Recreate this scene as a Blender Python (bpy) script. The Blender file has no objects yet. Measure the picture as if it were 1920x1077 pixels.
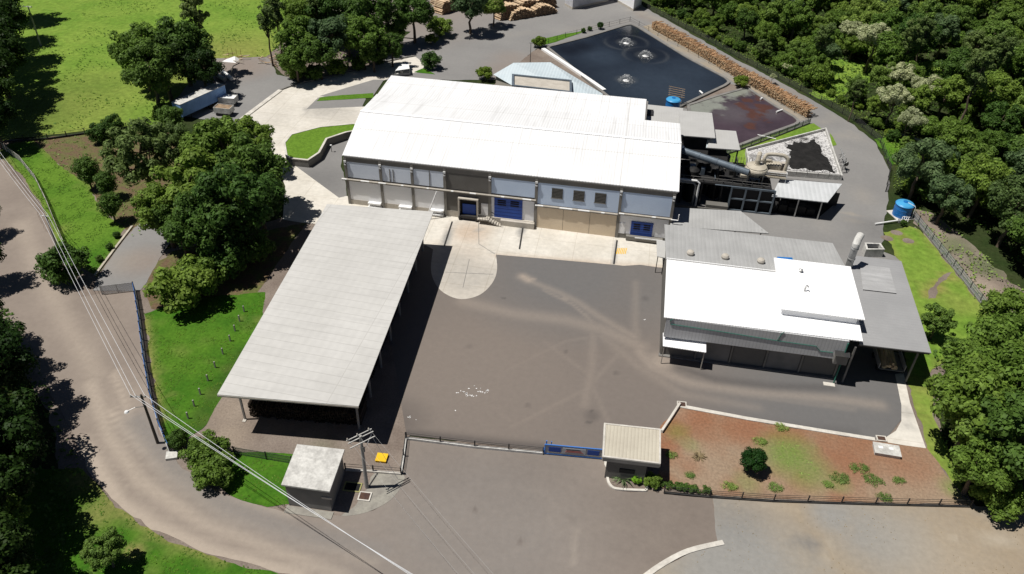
import bpy, bmesh, math, random
import numpy as np
from mathutils import Vector, noise as mnoise
random.seed(7); RNG = np.random.default_rng(7)
S = bpy.context.scene
COL = S.collection
R = math.radians
# ------------------------------------------------------------------ camera geometry
F, CX, CY, H = 1500.0, 960.0, 538.5, 75.0
_U = np.array([70, 1980, 1500.0]); _U /= np.linalg.norm(_U)
_Y = np.array([320, 1125, -1500.0]); _Y -= _U*(_Y@_U); _Y /= np.linalg.norm(_Y)
_X = np.cross(_Y, _U)
CM = np.array([_X, _Y, _U])
def ray(x, y): return CM@np.array([x-CX, -(y-CY), -F])
def P(x, y, z=0.0):
    d = ray(x, y); t = (z-H)/d[2]
    return Vector((d[0]*t, d[1]*t, z))
def PY(x, y, Y):
    d = ray(x, y); t = Y/d[1]
    return (d[0]*t, H+d[2]*t)
def P2(x, y): v = P(x, y); return (v.x, v.y)
def W(pts): return [P2(*q) for q in pts]
# ------------------------------------------------------------------ materials
def new_mat(name):
    m = bpy.data.materials.new(name); m.use_nodes = True
    nt = m.node_tree; b = nt.nodes['Principled BSDF']
    return m, nt, b
def rgb(c): return (c[0], c[1], c[2], 1)
def surf(name, c1, c2=None, scale=.3, detail=6, rough=.85, spec=.25, attrs=(), fine=.18, fscale=6, bump=.0, bscale=8,
         metal=0.0, streak=None, rib=None, lines=None, island=.0, objvar=.0, ramp=(.38,.62), trans=0):
    m, nt, b = new_mat(name); N = nt.nodes; L = nt.links
    geo = N.new('ShaderNodeNewGeometry')
    pos = geo.outputs['Position']
    def nz(sc, det, vec=pos):
        n = N.new('ShaderNodeTexNoise'); n.inputs['Scale'].default_value = sc; n.inputs['Detail'].default_value = det
        n.inputs['Roughness'].default_value = .62
        L.new(vec, n.inputs['Vector']); return n.outputs['Fac']
    def mix(fac, a, bb, mode='MIX'):
        x = N.new('ShaderNodeMix'); x.data_type = 'RGBA'; x.blend_type = mode
        for sock, v in ((x.inputs[0], fac), (x.inputs[6], a), (x.inputs[7], bb)):
            if isinstance(v, (int, float)): sock.default_value = v
            elif isinstance(v, tuple): sock.default_value = rgb(v)
            else: L.new(v, sock)
        return x.outputs[2]
    def mr(v, a, bb, c, d):
        x = N.new('ShaderNodeMapRange'); L.new(v, x.inputs[0])
        for i, q in enumerate((a, bb, c, d)): x.inputs[i+1].default_value = q
        return x.outputs[0]
    col = c1
    if c2 is not None: col = mix(mr(nz(scale, detail), ramp[0], ramp[1], 0, 1), c1, c2)
    for a, c in attrs:
        at = N.new('ShaderNodeAttribute'); at.attribute_name = a
        n = nz(2.2, 6)
        add = N.new('ShaderNodeMath'); add.operation = 'MULTIPLY_ADD'; L.new(n, add.inputs[0]); add.inputs[1].default_value = .7; add.inputs[2].default_value = .65
        mu = N.new('ShaderNodeMath'); mu.operation = 'MULTIPLY'; mu.use_clamp = True
        L.new(add.outputs[0], mu.inputs[0]); L.new(at.outputs['Fac'], mu.inputs[1])
        col = mix(mu.outputs[0], col, c)
    if streak:
        mp = N.new('ShaderNodeMapping'); L.new(pos, mp.inputs[0]); mp.inputs['Scale'].default_value = streak[0]
        col = mix(mr(nz(1.0, 5, mp.outputs[0]), streak[2], streak[2]+.25, 0, streak[3] if len(streak) > 3 else 1), col, streak[1])
    if lines:
        # panel joints: (size x, size y, colour, width, rotation)
        mp = N.new('ShaderNodeMapping'); L.new(pos, mp.inputs[0]); mp.inputs['Rotation'].default_value = (0, 0, lines[4])
        bt = N.new('ShaderNodeTexBrick'); bt.offset = lines[5] if len(lines) > 5 else 0; L.new(mp.outputs[0], bt.inputs['Vector'])
        bt.inputs['Scale'].default_value = 1; bt.inputs['Brick Width'].default_value = lines[0]; bt.inputs['Row Height'].default_value = lines[1]
        bt.inputs['Mortar Size'].default_value = lines[3]; bt.inputs['Mortar Smooth'].default_value = .2
        bt.inputs['Color1'].default_value = (1, 1, 1, 1); bt.inputs['Color2'].default_value = (.97, .97, .97, 1); bt.inputs['Mortar'].default_value = rgb(lines[2])
        col = mix(1.0, col, bt.outputs['Color'], 'MULTIPLY')
    if fine:
        f = mr(nz(fscale, 8), .25, .75, 1-fine, 1+fine)
        cmb = N.new('ShaderNodeCombineColor')
        for i in range(3): L.new(f, cmb.inputs[i])
        col = mix(1.0, col, cmb.outputs[0], 'MULTIPLY')
    if island or objvar:
        oi = N.new('ShaderNodeObjectInfo')
        hs = N.new('ShaderNodeHueSaturation')
        if isinstance(col, tuple): hs.inputs['Color'].default_value = rgb(col)
        else: L.new(col, hs.inputs['Color'])
        if island:
            v = mr(geo.outputs['Random Per Island'], 0, 1, 1-island, 1+island)
            if objvar:
                v2 = mr(oi.outputs['Random'], 0, 1, 1-objvar, 1+objvar)
                mm = N.new('ShaderNodeMath'); mm.operation = 'MULTIPLY'; L.new(v, mm.inputs[0]); L.new(v2, mm.inputs[1]); v = mm.outputs[0]
            L.new(v, hs.inputs['Value'])
        if objvar:
            L.new(mr(oi.outputs['Random'], 0, 1, 0.5+.018*objvar*3, .5-.022*objvar*3), hs.inputs['Hue'])
        col = hs.outputs[0]
    if isinstance(col, tuple): b.inputs['Base Color'].default_value = rgb(col)
    else: L.new(col, b.inputs['Base Color'])
    b.inputs['Roughness'].default_value = rough; b.inputs['Specular IOR Level'].default_value = spec
    b.inputs['Metallic'].default_value = metal
    hgt = None
    if bump: hgt = (nz(bscale, 6), bump)
    if rib:
        wv = N.new('ShaderNodeTexWave'); wv.wave_type = 'BANDS'; wv.bands_direction = 'X'
        mp = N.new('ShaderNodeMapping'); L.new(pos, mp.inputs[0]); mp.inputs['Rotation'].default_value = (0, 0, rib[1])
        L.new(mp.outputs[0], wv.inputs['Vector']); wv.inputs['Scale'].default_value = .314/rib[0]
        hgt = (wv.outputs['Fac'], rib[2])
    if hgt:
        bp = N.new('ShaderNodeBump'); bp.inputs['Strength'].default_value = 1; bp.inputs['Distance'].default_value = hgt[1]
        L.new(hgt[0], bp.inputs['Height']); L.new(bp.outputs[0], b.inputs['Normal'])
    if trans:
        tr = N.new('ShaderNodeBsdfTranslucent'); ms = N.new('ShaderNodeMixShader'); ms.inputs[0].default_value = trans
        if isinstance(col, tuple): tr.inputs[0].default_value = rgb(col)
        else: L.new(col, tr.inputs[0])
        L.new(b.outputs[0], ms.inputs[1]); L.new(tr.outputs[0], ms.inputs[2]); L.new(ms.outputs[0], N['Material Output'].inputs[0])
    return m
M = {}
def leaf(name, c1, c2, rough=.6): M[name] = surf(name, c1, c2, scale=.9, detail=3, fine=0, island=.32, objvar=.2, rough=rough, spec=.2, trans=.38)
M['asphalt'] = surf('asphalt', (.138,.122,.112), (.158,.140,.127), .06, attrs=(('brown',(.180,.152,.132)),('grey',(.135,.131,.129)),('dust',(.34,.285,.235)),('dark',(.055,.05,.05)),('pale',(.55,.52,.48))), fine=.05, fscale=1.2, bump=.01, bscale=30)
M['upper'] = surf('upper_asphalt', (.21,.204,.198), (.235,.228,.219), .08, attrs=(('brown',(.235,.19,.16)),('dust',(.30,.27,.23)),('dark',(.10,.10,.10))), fine=.06, fscale=1.5)
M['road'] = surf('road_dirt', (.215,.178,.15), (.248,.207,.174), .12, attrs=(('dust',(.37,.312,.255)),('grey',(.205,.186,.17)),('dark',(.13,.11,.097))), fine=.07, fscale=1.2, bump=.015, bscale=6)
M['gravel'] = surf('gravel', (.262,.244,.215), (.305,.258,.195), .11, ramp=(.42,.58), attrs=(('brown',(.30,.235,.16)),('grey',(.258,.25,.232)),('dark',(.15,.15,.15)),('dust',(.38,.33,.26))), fine=.10, fscale=1.6, bump=.008, bscale=9)
M['soil'] = surf('soil', (.17,.135,.112), (.225,.185,.155), .2, attrs=(('dust',(.32,.26,.2)),('green',(.06,.12,.02))), fine=.25, fscale=4, bump=.05, bscale=4)
M['redsoil'] = surf('red_soil', (.245,.122,.066), (.255,.18,.12), .13, ramp=(.36,.56), attrs=(('pale',(.29,.215,.15)),('red',(.245,.11,.058)),('green',(.13,.20,.035)),('dark',(.13,.085,.06))), fine=.28, fscale=3, bump=.06, bscale=3)
M['plot'] = surf('plot_soil', (.13,.085,.05), (.11,.12,.035), .5, ramp=(.42,.6), fine=.35, fscale=2.5, bump=.1, bscale=2)
M['lawn'] = surf('lawn', (.036,.115,.008), (.062,.155,.012), .25, attrs=(('dry',(.22,.2,.07)),('bright',(.112,.205,.022)),('dark',(.03,.07,.01))), fine=.3, fscale=2.2, bump=.08, bscale=3, rough=.9, spec=.1)
M['pasture'] = surf('pasture', (.125,.222,.028), (.18,.268,.042), .09, attrs=(('dry',(.22,.22,.06)),('dark',(.05,.1,.015))), fine=.32, fscale=.9, bump=.18, bscale=1.4, rough=.9, spec=.1)
M['forestfloor'] = surf('forest_floor', (.022,.038,.010), (.04,.05,.018), .12, fine=.35, fscale=1.5, bump=.2, bscale=1, rough=.95, spec=.1)
M['concrete'] = surf('concrete', (.56,.525,.46), (.64,.605,.54), .16, attrs=(('brown',(.44,.33,.24)),('dark',(.3,.29,.27)),('grey',(.41,.385,.345))), fine=.12, fscale=1.2, rough=.9, lines=(6.2,5.1,(.82,.80,.77),.05,.0))
M['kerb'] = surf('kerb_concrete', (.62,.59,.53), (.5,.47,.42), .6, fine=.15, fscale=3)
M['greywall'] = surf('grey_concrete', (.23,.22,.205), (.17,.165,.155), .5, fine=.15, fscale=2)
M['whiteroof'] = surf('white_roof', (.84,.84,.84), (.77,.77,.77), .05, ramp=(.4,.6), fine=.02, rough=.5, spec=.3, rib=(.5,0,.03), streak=((1.3,.07,.07),(.52,.515,.50),.515,.55), lines=(200,12.4,(.84,.83,.81),.13,0))
M['whiteroof2'] = surf('white_roof_clean', (.88,.88,.88), None, fine=.03, rough=.5, rib=(.35,0,.025))
M['shedroof'] = surf('fibre_cement_roof', (.50,.49,.465), (.545,.535,.51), .12, fine=.05, fscale=.8, rough=.8, rib=(1.1,R(3),.012), lines=(17,1.45,(.84,.835,.83),.055,R(3),.0), streak=((.12,1.2,1),(.45,.44,.42),.5,.6))
M['greyroof'] = surf('grey_roof', (.40,.40,.392), (.355,.355,.348), .25, fine=.06, rough=.6, rib=(.6,0,.012), streak=((1.2,.1,.1),(.30,.30,.292),.52,.6), lines=(.6,60,(.92,.92,.92),.06,0))
M['darkroof'] = surf('canopy_roof', (.315,.315,.316), (.285,.285,.287), .2, fine=.05, rough=.6, rib=(.6,R(90),.02), attrs=(('pale',(.42,.42,.42)),))
M['lightgreyroof'] = surf('light_grey_roof', (.45,.445,.43), (.42,.415,.40), .4, fine=.05, rough=.6, rib=(.5,0,.005))
M['blueroof'] = surf('pale_blue_roof', (.56,.63,.66), (.50,.58,.62), .3, fine=.05, rough=.55, rib=(.7,0,.03), lines=(.7,50,(.9,.9,.9),.05,0))
M['beigeroof'] = surf('beige_roof', (.52,.48,.39), (.47,.43,.35), .4, fine=.05, rough=.6, rib=(.42,0,.012), lines=(.42,50,(.84,.83,.82),.05,0))
M['pave'] = surf('worn_pavement', (.30,.285,.245), (.23,.215,.19), .7, fine=.15, fscale=3)
M['slab'] = surf('weathered_slab', (.60,.59,.555), (.42,.41,.385), .9, detail=9, fine=.2, fscale=3)
M['whitepaint'] = surf('white_paint', (.80,.80,.79), (.76,.76,.75), .5, fine=.04)
M['wallwhite'] = surf('white_panel', (.88,.88,.88), (.84,.84,.845), .4, fine=.04)
M['wallblue'] = surf('bluish_panel', (.64,.755,.92), (.60,.715,.885), .3, fine=.05)
M['wallsoft'] = surf('pale_blue_panel', (.78,.84,.93), (.74,.80,.89), .4, fine=.04)
M['nearblack'] = surf('near_black', (.014,.014,.015), (.022,.021,.02), .8, fine=.1, rough=.7)  # near-black plant surfaces, and painted shade under the lean-to
M['beam'] = surf('grey_beam', (.235,.22,.195), (.20,.19,.17), .4, fine=.08)
M['greypanel'] = surf('grey_panel', (.16,.152,.138), (.14,.133,.12), .4, fine=.05)
M['tan'] = surf('tan_panel', (.74,.62,.46), (.69,.57,.42), .5, fine=.08, fscale=4)
M['base'] = surf('base_wall', (.50,.46,.40), (.42,.385,.33), .7, fine=.12)
M['blue'] = surf('blue_paint', (.022,.075,.35), (.02,.065,.30), .6, fine=.06, rough=.45)
M['navy'] = surf('navy_paint', (.01,.02,.09), None, fine=0, rough=.6)
M['gateblue'] = surf('gate_blue', (.07,.22,.62), (.06,.19,.52), .8, fine=.08, rough=.4)
M['tankblue'] = surf('tank_blue', (.015,.17,.50), (.012,.14,.42), .7, fine=.06, rough=.32, spec=.5)
M['tanktop'] = surf('tank_lid_blue', (.07,.36,.66), (.06,.31,.58), .7, fine=.06, rough=.35, spec=.5)
M['dark'] = surf('dark_steel', (.03,.03,.032), (.045,.043,.04), .8, fine=.1, rough=.6)
M['black'] = surf('black_opening', (.012,.012,.013), None, fine=0, rough=.9)
M['rubber'] = surf('rubber', (.02,.02,.02), None, fine=0, rough=.9)
M['steel'] = surf('galvanised', (.48,.48,.47), (.38,.38,.37), 1.2, fine=.1, rough=.45, metal=.5)
M['duct'] = surf('duct_grey', (.17,.205,.24), (.13,.16,.19), .7, fine=.08, rough=.4, metal=.3)
M['cream'] = surf('cream_paint', (.50,.455,.37), (.40,.36,.285), .8, fine=.12, rough=.55)
M['greenpipe'] = surf('green_pipe', (.035,.15,.11), None, fine=.05)
M['glass'] = surf('dark_glass', (.05,.05,.045), (.10,.095,.085), 2, fine=.1, rough=.3)
M['wood'] = surf('weathered_wood', (.33,.235,.15), (.22,.155,.1), 1.5, fine=.2)
M['bark'] = surf('bark', (.10,.075,.052), (.16,.125,.09), 1.5, fine=.25, fscale=5)
M['logs'] = surf('log_bark', (.30,.17,.09), (.42,.27,.15), 1.1, detail=3, fine=.2, island=.45)
M['loglit'] = surf('lit_log_bark', (.46,.33,.21), (.60,.46,.31), 1.1, detail=3, fine=.2, island=.4)  # lighter bark paints the sunlit tops of the log piles
M['logendshade'] = surf('shaded_log_end', (.15,.10,.065), (.22,.15,.10), 1.3, fine=.1, island=.3)  # cut ends darkened to paint the shade on the pile fronts
M['logcut'] = surf('cut_wood', (.58,.42,.25), (.70,.54,.34), 1.3, fine=.1, island=.25)
M['shadedlogs'] = surf('shed_logs_shaded', (.030,.022,.016), (.05,.036,.026), 1.1, fine=.2, island=.4)  # log colour darkened to paint in the shade under the shed
M['pole'] = surf('pole_concrete', (.36,.345,.32), (.30,.29,.27), .8, fine=.1)
M['polewood'] = surf('pole_dark', (.07,.06,.05), (.1,.085,.07), .8, fine=.1)
M['thinwire'] = surf('thin_wire', (.42,.42,.41), None, fine=0)
M['cable'] = surf('cable', (.62,.63,.64), None, fine=0, rough=.6)
M['yellow'] = surf('yellow_paint', (.80,.50,.02), (.74,.45,.02), 1, fine=.04)
M['hatch'] = surf('hatch_yellow', (.74,.44,.02), None, fine=.1)
M['olive'] = surf('olive_frame', (.30,.29,.12), None, fine=.1)
M['grate'] = surf('rusty_grate', (.06,.035,.03), (.09,.05,.035), 2, fine=.2)
M['sludge'] = surf('sludge', (.011,.0105,.010), (.020,.019,.018), .8, fine=.4, fscale=5, bump=.08, bscale=5)
M['whitegravel'] = surf('white_gravel', (.26,.255,.25), (.58,.57,.555), 2.6, detail=9, ramp=(.40,.54), fine=.4, fscale=6, bump=.1, bscale=5, attrs=(('dark',(.03,.028,.026)),))
M['red'] = surf('red_lettering', (.42,.07,.04), None, fine=0)
M['signwhite'] = surf('sign_grey', (.42,.43,.45), None, fine=.05)
M['rust'] = surf('rust', (.25,.10,.05), (.18,.08,.05), 1, fine=.2)
M['trailerblueshade'] = surf('trailer_side', (.24,.42,.74), (.19,.34,.62), .6, fine=.1, rough=.5, lines=(1.1,30,(.85,.87,.9),.03,R(35)))  # side blue also carries the bluish shade of the trees
M['foam'] = surf('spray', (.52,.53,.53), None, fine=0, rough=.6)
leaf('leafdark', (.066,.128,.023), (.10,.185,.032))
leaf('leafmid', (.110,.190,.028), (.165,.265,.043))
leaf('leaflight', (.135,.225,.040), (.20,.30,.06))
leaf('leafolive', (.108,.165,.045), (.155,.225,.065))
leaf('leafblue', (.088,.150,.058), (.13,.20,.08))
leaf('leafyellow', (.12,.20,.025), (.17,.25,.03))
leaf('leafpale', (.34,.39,.20), (.48,.51,.30))
leaf('leaftopiary', (.018,.062,.010), (.030,.085,.012))
leaf('leaflime', (.14,.32,.02), (.19,.40,.03))
leaf('grassblade', (.062,.155,.010), (.11,.21,.02))
leaf('pasturetuft', (.10,.205,.02), (.15,.26,.03))
leaf('weed', (.18,.29,.06), (.26,.38,.10))
leaf('leafpaintedshade', (.020,.048,.007), (.034,.075,.011))  # dark leaf colour stands in for the shaded side of the crowns
leaf('dryleaf', (.28,.22,.12), (.36,.29,.17))
def water_mat(name, c, attrs=(), rough=.08, bump=.02, bscale=1.5):
    m = surf(name, c, (c[0]*1.35, c[1]*1.35, c[2]*1.35), .12, fine=.1, fscale=.6, rough=rough, spec=.5, attrs=attrs, bump=bump, bscale=bscale)
    return m
M['water'] = water_mat('pond_water', (.014,.018,.024), (('pale',(.034,.046,.062)),('dark',(.007,.007,.007)),('foam',(.115,.12,.118))))  # pale and dark tones hold painted reflections of sky and trees
M['water2'] = water_mat('settling_water', (.052,.036,.043), (('pale',(.10,.085,.09)),('scum',(.24,.25,.215)),('rust',(.09,.04,.027))), rough=.12, bump=.008)
# ------------------------------------------------------------------ mesh builder
WL = {}
class MB:
    def __init__(s): s.v = []; s.f = []
    def add(s, vs, fs):
        n = len(s.v); s.v += [tuple(q) for q in vs]; s.f += [tuple(i+n for i in g) for g in fs]; return s
    def hexa(s, a):   # 8 points: bottom ring 4, top ring 4
        return s.add(a, [(3,2,1,0),(4,5,6,7),(0,1,5,4),(1,2,6,5),(2,3,7,6),(3,0,4,7)])
    def box(s, x0, x1, y0, y1, z0, z1):
        return s.hexa([(x0,y0,z0),(x1,y0,z0),(x1,y1,z0),(x0,y1,z0),(x0,y0,z1),(x1,y0,z1),(x1,y1,z1),(x0,y1,z1)])
    def rbox(s, c, sx, sy, z0, z1, a=0):
        ca, sa = math.cos(a), math.sin(a)
        q = [(c[0]+x*ca-y*sa, c[1]+x*sa+y*ca) for x, y in ((-sx/2,-sy/2),(sx/2,-sy/2),(sx/2,sy/2),(-sx/2,sy/2))]
        return s.hexa([(x,y,z0) for x,y in q]+[(x,y,z1) for x,y in q])
    def slab(s, quad, th):   # quad of 3-D points (ccw from above), thickness downward
        q = [Vector(p) for p in quad]
        return s.hexa([(p.x,p.y,p.z-th) for p in q]+[tuple(p) for p in q])
    def prism(s, poly, z0, z1):
        n = len(poly)
        a = sum(poly[i][0]*poly[(i+1)%n][1]-poly[(i+1)%n][0]*poly[i][1] for i in range(n))
        if a < 0: poly = poly[::-1]
        vs = [(x,y,z0) for x,y in poly]+[(x,y,z1) for x,y in poly]
        return s.add(vs, [tuple(range(n-1,-1,-1)), tuple(range(n,2*n))]+[(i,(i+1)%n,(i+1)%n+n,i+n) for i in range(n)])
    def tube(s, p0, p1, r0, r1=None, n=8, cap=True):
        r1 = r0 if r1 is None else r1
        p0, p1 = Vector(p0), Vector(p1); d = (p1-p0)
        if d.length < 1e-6: return s
        d.normalize(); u = d.orthogonal().normalized(); w = d.cross(u)
        vs = []
        for p, r in ((p0,r0),(p1,r1)):
            for i in range(n):
                t = 2*math.pi*i/n; vs.append(p+u*(r*math.cos(t))+w*(r*math.sin(t)))
        fs = [(i,(i+1)%n,(i+1)%n+n,i+n) for i in range(n)]
        if cap: fs += [tuple(range(n-1,-1,-1)), tuple(range(n,2*n))]
        return s.add(vs, fs)
    def path(s, pts, r, n=8, r1=None):
        pts = [Vector(p) for p in pts]; m = len(pts); vs = []; up = None
        for k, p in enumerate(pts):
            d = (pts[min(k+1,m-1)]-pts[max(k-1,0)]).normalized()
            if up is None: up = d.orthogonal().normalized()
            u = (up-d*up.dot(d)).normalized(); up = u; w = d.cross(u)
            rr = r if r1 is None else r+(r1-r)*k/(m-1)
            for i in range(n):
                t = 2*math.pi*i/n; vs.append(p+u*(rr*math.cos(t))+w*(rr*math.sin(t)))
        fs = [(k*n+i,k*n+(i+1)%n,(k+1)*n+(i+1)%n,(k+1)*n+i) for k in range(m-1) for i in range(n)]
        fs += [tuple(range(n-1,-1,-1)), tuple(range((m-1)*n, m*n))]
        return s.add(vs, fs)
    def lathe(s, c, prof, n=24):
        vs = []; fs = []
        for r, z in prof:
            for i in range(n):
                t = 2*math.pi*i/n; vs.append((c[0]+r*math.cos(t), c[1]+r*math.sin(t), c[2]+z))
        m = len(prof)
        for k in range(m-1):
            for i in range(n): fs.append((k*n+i,k*n+(i+1)%n,(k+1)*n+(i+1)%n,(k+1)*n+i))
        fs += [tuple(range(n-1,-1,-1)), tuple(range((m-1)*n, m*n))]
        return s.add(vs, fs)
    def bar(s, p0, p1, w, h):   # rectangular bar between two points
        p0, p1 = Vector(p0), Vector(p1); d = (p1-p0).normalized()
        side = d.cross(Vector((0,0,1)))
        side = side.normalized() if side.length > 1e-4 else Vector((1,0,0))
        up = side.cross(d).normalized(); a = side*(w/2); b = up*(h/2)
        return s.hexa([p0-a-b,p0+a-b,p1+a-b,p1-a-b,p0-a+b,p0+a+b,p1+a+b,p1-a+b])
    def strip(s, pts, w, z0, z1, closed=False):
        n = len(pts)
        pts = [Vector((p[0],p[1])) for p in pts]; L_ = []; R_ = []
        for i in range(n):
            a = pts[i-1] if (i > 0 or closed) else pts[i]; b = pts[(i+1)%n] if (i < n-1 or closed) else pts[i]
            d1 = (pts[i]-a); d2 = (b-pts[i])
            if d1.length < 1e-6: d1 = d2
            if d2.length < 1e-6: d2 = d1
            d1.normalize(); d2.normalize(); t = (d1+d2).normalized(); nn = Vector((-t.y,t.x))
            k = w/2/max(.4, nn.dot(Vector((-d1.y,d1.x))))
            L_.append(pts[i]+nn*k); R_.append(pts[i]-nn*k)
        vs = []
        for l, r in zip(L_, R_): vs += [(r.x,r.y,z0),(l.x,l.y,z0),(l.x,l.y,z1),(r.x,r.y,z1)]
        fs = []
        for i in range(n if closed else n-1):
            a = i*4; b = ((i+1)%n)*4
            for k in range(4): fs.append((a+k,a+(k+1)%4,b+(k+1)%4,b+k))
        if not closed: fs += [(3,2,1,0), tuple((n-1)*4+k for k in range(4))]
        return s.add(vs, fs)
    def build(s, name, mat, parent=None, loc=None, smooth=False):
        if loc is None: loc = WL[parent.name] if parent else Vector((0,0,0))
        loc = Vector(loc)
        me = bpy.data.meshes.new(name)
        me.from_pydata([(a-loc.x,b-loc.y,c-loc.z) for a,b,c in s.v], [], s.f)
        bm = bmesh.new(); bm.from_mesh(me); bmesh.ops.recalc_face_normals(bm, faces=bm.faces); bm.to_mesh(me); bm.free()
        me.materials.append(M[mat] if isinstance(mat, str) else mat)
        if smooth: me.polygons.foreach_set('use_smooth', [True]*len(me.polygons))
        o = bpy.data.objects.new(name, me); COL.objects.link(o)
        WL[o.name] = loc
        if parent: o.parent = parent
        else: o.location = loc
        return o
def tag(o, label=None, cat=None, group=None, kind=None):
    if label: o['label'] = label
    if cat: o['category'] = cat
    if group: o['group'] = group
    if kind: o['kind'] = kind
    return o
def thing(name, label, cat, loc=(0,0,0), group=None):
    o = bpy.data.objects.new(name, None); COL.objects.link(o); o.empty_display_size = .3
    o.location = loc; WL[o.name] = Vector(loc)
    return tag(o, label, cat, group)
def copy_thing(src, loc, rz=0, sc=(1,1,1), label=None, group=None):
    r = src.copy(); COL.objects.link(r); r.location = loc; r.rotation_euler = (0,0,rz); r.scale = sc
    if label: r['label'] = label
    if group: r['group'] = group
    for ch in src.children:
        c = ch.copy(); COL.objects.link(c); c.parent = r
        for g in ch.children:
            d = g.copy(); COL.objects.link(d); d.parent = c
    return r
# ------------------------------------------------------------------ ground sheets
def inside(x, y, poly):
    c = False; j = len(poly)-1
    for i in range(len(poly)):
        xi, yi = poly[i]; xj, yj = poly[j]
        if (yi > y) != (yj > y) and x < (xj-xi)*(y-yi)/(yj-yi)+xi: c = not c
        j = i
    return c
def densify(poly, step, rough):
    out = []
    n = len(poly)
    for i in range(n):
        a = Vector(poly[i]); b = Vector(poly[(i+1)%n]); d = b-a; k = max(1, int(d.length/step))
        nn = Vector((-d.y,d.x)).normalized() if d.length > 0 else Vector((0,0))
        for j in range(k):
            p = a+d*(j/k)
            if rough: p = p+nn*(rough*(mnoise.noise((p.x*.45,p.y*.45,1.3))*1.3+mnoise.noise((p.x*1.7,p.y*1.7,7.7))*.7))
            out.append((p.x,p.y))
    return out
def smooth_poly(pts, k=4, closed=True):
    out = []; n = len(pts)
    rng = range(n if closed else n-1)
    for i in rng:
        if closed: q = [Vector(pts[(i+j)%n]) for j in (-1,0,1,2)]
        else: q = [Vector(pts[max(0,min(n-1,i+j))]) for j in (-1,0,1,2)]
        for s_ in range(k):
            t = s_/k
            out.append(tuple(.5*((2*q[1])+(q[2]-q[0])*t+(2*q[0]-5*q[1]+4*q[2]-q[3])*t*t+(3*q[1]-q[0]-3*q[2]+q[3])*t**3)))
    if not closed: out.append(tuple(pts[-1]))
    return out
def line_attr(lines):   # [(pts world, width, strength)]
    segs = []
    for pts, w, st in lines:
        for a, b in zip(pts, pts[1:]): segs.append((np.array(a), np.array(b), w, st))
    def fn(xy):
        out = np.zeros(len(xy))
        for a, b, w, st in segs:
            d = b-a; L2 = max(1e-9, d@d); t = np.clip(((xy-a)@d)/L2, 0, 1)
            q = np.linalg.norm(xy-(a+t[:,None]*d), axis=1)
            out = np.maximum(out, st*np.exp(-(q/w)**2))
        return out
    return fn
def blobs(lst):
    def fn(xy):
        out = np.zeros(len(xy))
        for c, r, st in lst:
            q = np.linalg.norm(xy-np.array(c), axis=1); out = np.maximum(out, st*np.clip(1.4-q/r*1.0, 0, 1))
        return out
    return fn
def both(*fs): return lambda xy: np.maximum.reduce([f(xy) for f in fs])
def edge_attr(poly, w, st):
    return line_attr([(list(poly)+[poly[0]], w, st)])
def sheet(name, poly, z, mat, rough=0.0, step=1.0, grid=None, attrs=None, hills=0.0, kind='structure', label=None, cat=None):
    pl = densify(poly, step, rough) if rough else list(poly)
    bm = bmesh.new()
    vs = [bm.verts.new((x,y,z)) for x,y in pl]
    f = bm.faces.new(vs); bm.normal_update()
    if f.normal.z < 0: f.normal_flip()
    bmesh.ops.triangulate(bm, faces=[f])
    if grid:
        xs = [p[0] for p in pl]; ys = [p[1] for p in pl]
        k = math.floor(min(xs)/grid)*grid+grid
        while k < max(xs):
            bmesh.ops.bisect_plane(bm, geom=bm.verts[:]+bm.edges[:]+bm.faces[:], plane_co=(k,0,0), plane_no=(1,0,0)); k += grid
        k = math.floor(min(ys)/grid)*grid+grid
        while k < max(ys):
            bmesh.ops.bisect_plane(bm, geom=bm.verts[:]+bm.edges[:]+bm.faces[:], plane_co=(0,k,0), plane_no=(0,1,0)); k += grid
    me = bpy.data.meshes.new(name); bm.to_mesh(me); bm.free()
    me.materials.append(M[mat])
    if attrs:
        co = np.empty(len(me.vertices)*3, np.float32); me.vertices.foreach_get('co', co); xy = co.reshape(-1,3)[:,:2]
        for an, fn in attrs.items():
            at = me.attributes.new(an, 'FLOAT', 'POINT'); at.data.foreach_set('value', fn(xy).astype(np.float32))
    o = bpy.data.objects.new(name, me); COL.objects.link(o); WL[o.name] = Vector((0,0,0))
    return tag(o, label, cat, kind=kind)
# ------------------------------------------------------------------ the ground
sheet('soil_margin', W([(-80,230),(0,262),(62,262),(250,430),(300,470),(560,400),(760,480),(760,820),(1130,840),(1240,760),(1280,740),(1660,800),(1700,690),(1690,480),(1715,425),(1800,515),(1870,600),(1800,650),(1760,720),(1770,870),(1830,948),(2110,960),(2150,1250),(-60,1180),(120,960),(100,800),(20,640),(-60,520)]), -.03, 'soil', .3, 1)
TER = sheet('terrain', [(-2500,-600),(2500,-600),(2500,3500),(-2500,3500)], -.06, 'forestfloor')
pasture = [(-260,180)]+W([(-30,282),(0,264),(120,250),(215,238),(330,232),(388,142),(396,112),(505,107),(540,60),(560,-90)])+[(-130,420),(-420,420),(-420,180)]
sheet('pasture', pasture, -.02, 'pasture', .5, 2.5, 5, dict(
    dry=both(blobs([(P2(430,100),14,.7),(P2(110,205),16,.45),(P2(170,160),10,.3),(P2(330,150),10,.5)]), edge_attr(W([(0,264),(215,240)]),2,.5)),
    dark=blobs([(P2(40,215),10,.6),(P2(150,170),8,.3)])))
plot = W([(62,262),(215,243),(330,250),(345,420),(250,445),(232,428),(190,395),(165,345),(120,320)])
sheet('cultivated_plot', plot, -.012, 'plot', .6, 1.5)
lawn_nw = W([(-8,288),(20,268),(62,262),(120,318),(165,345),(190,395),(235,428),(215,470),(182,520),(150,500),(118,478),(85,400),(45,332)])
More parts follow.
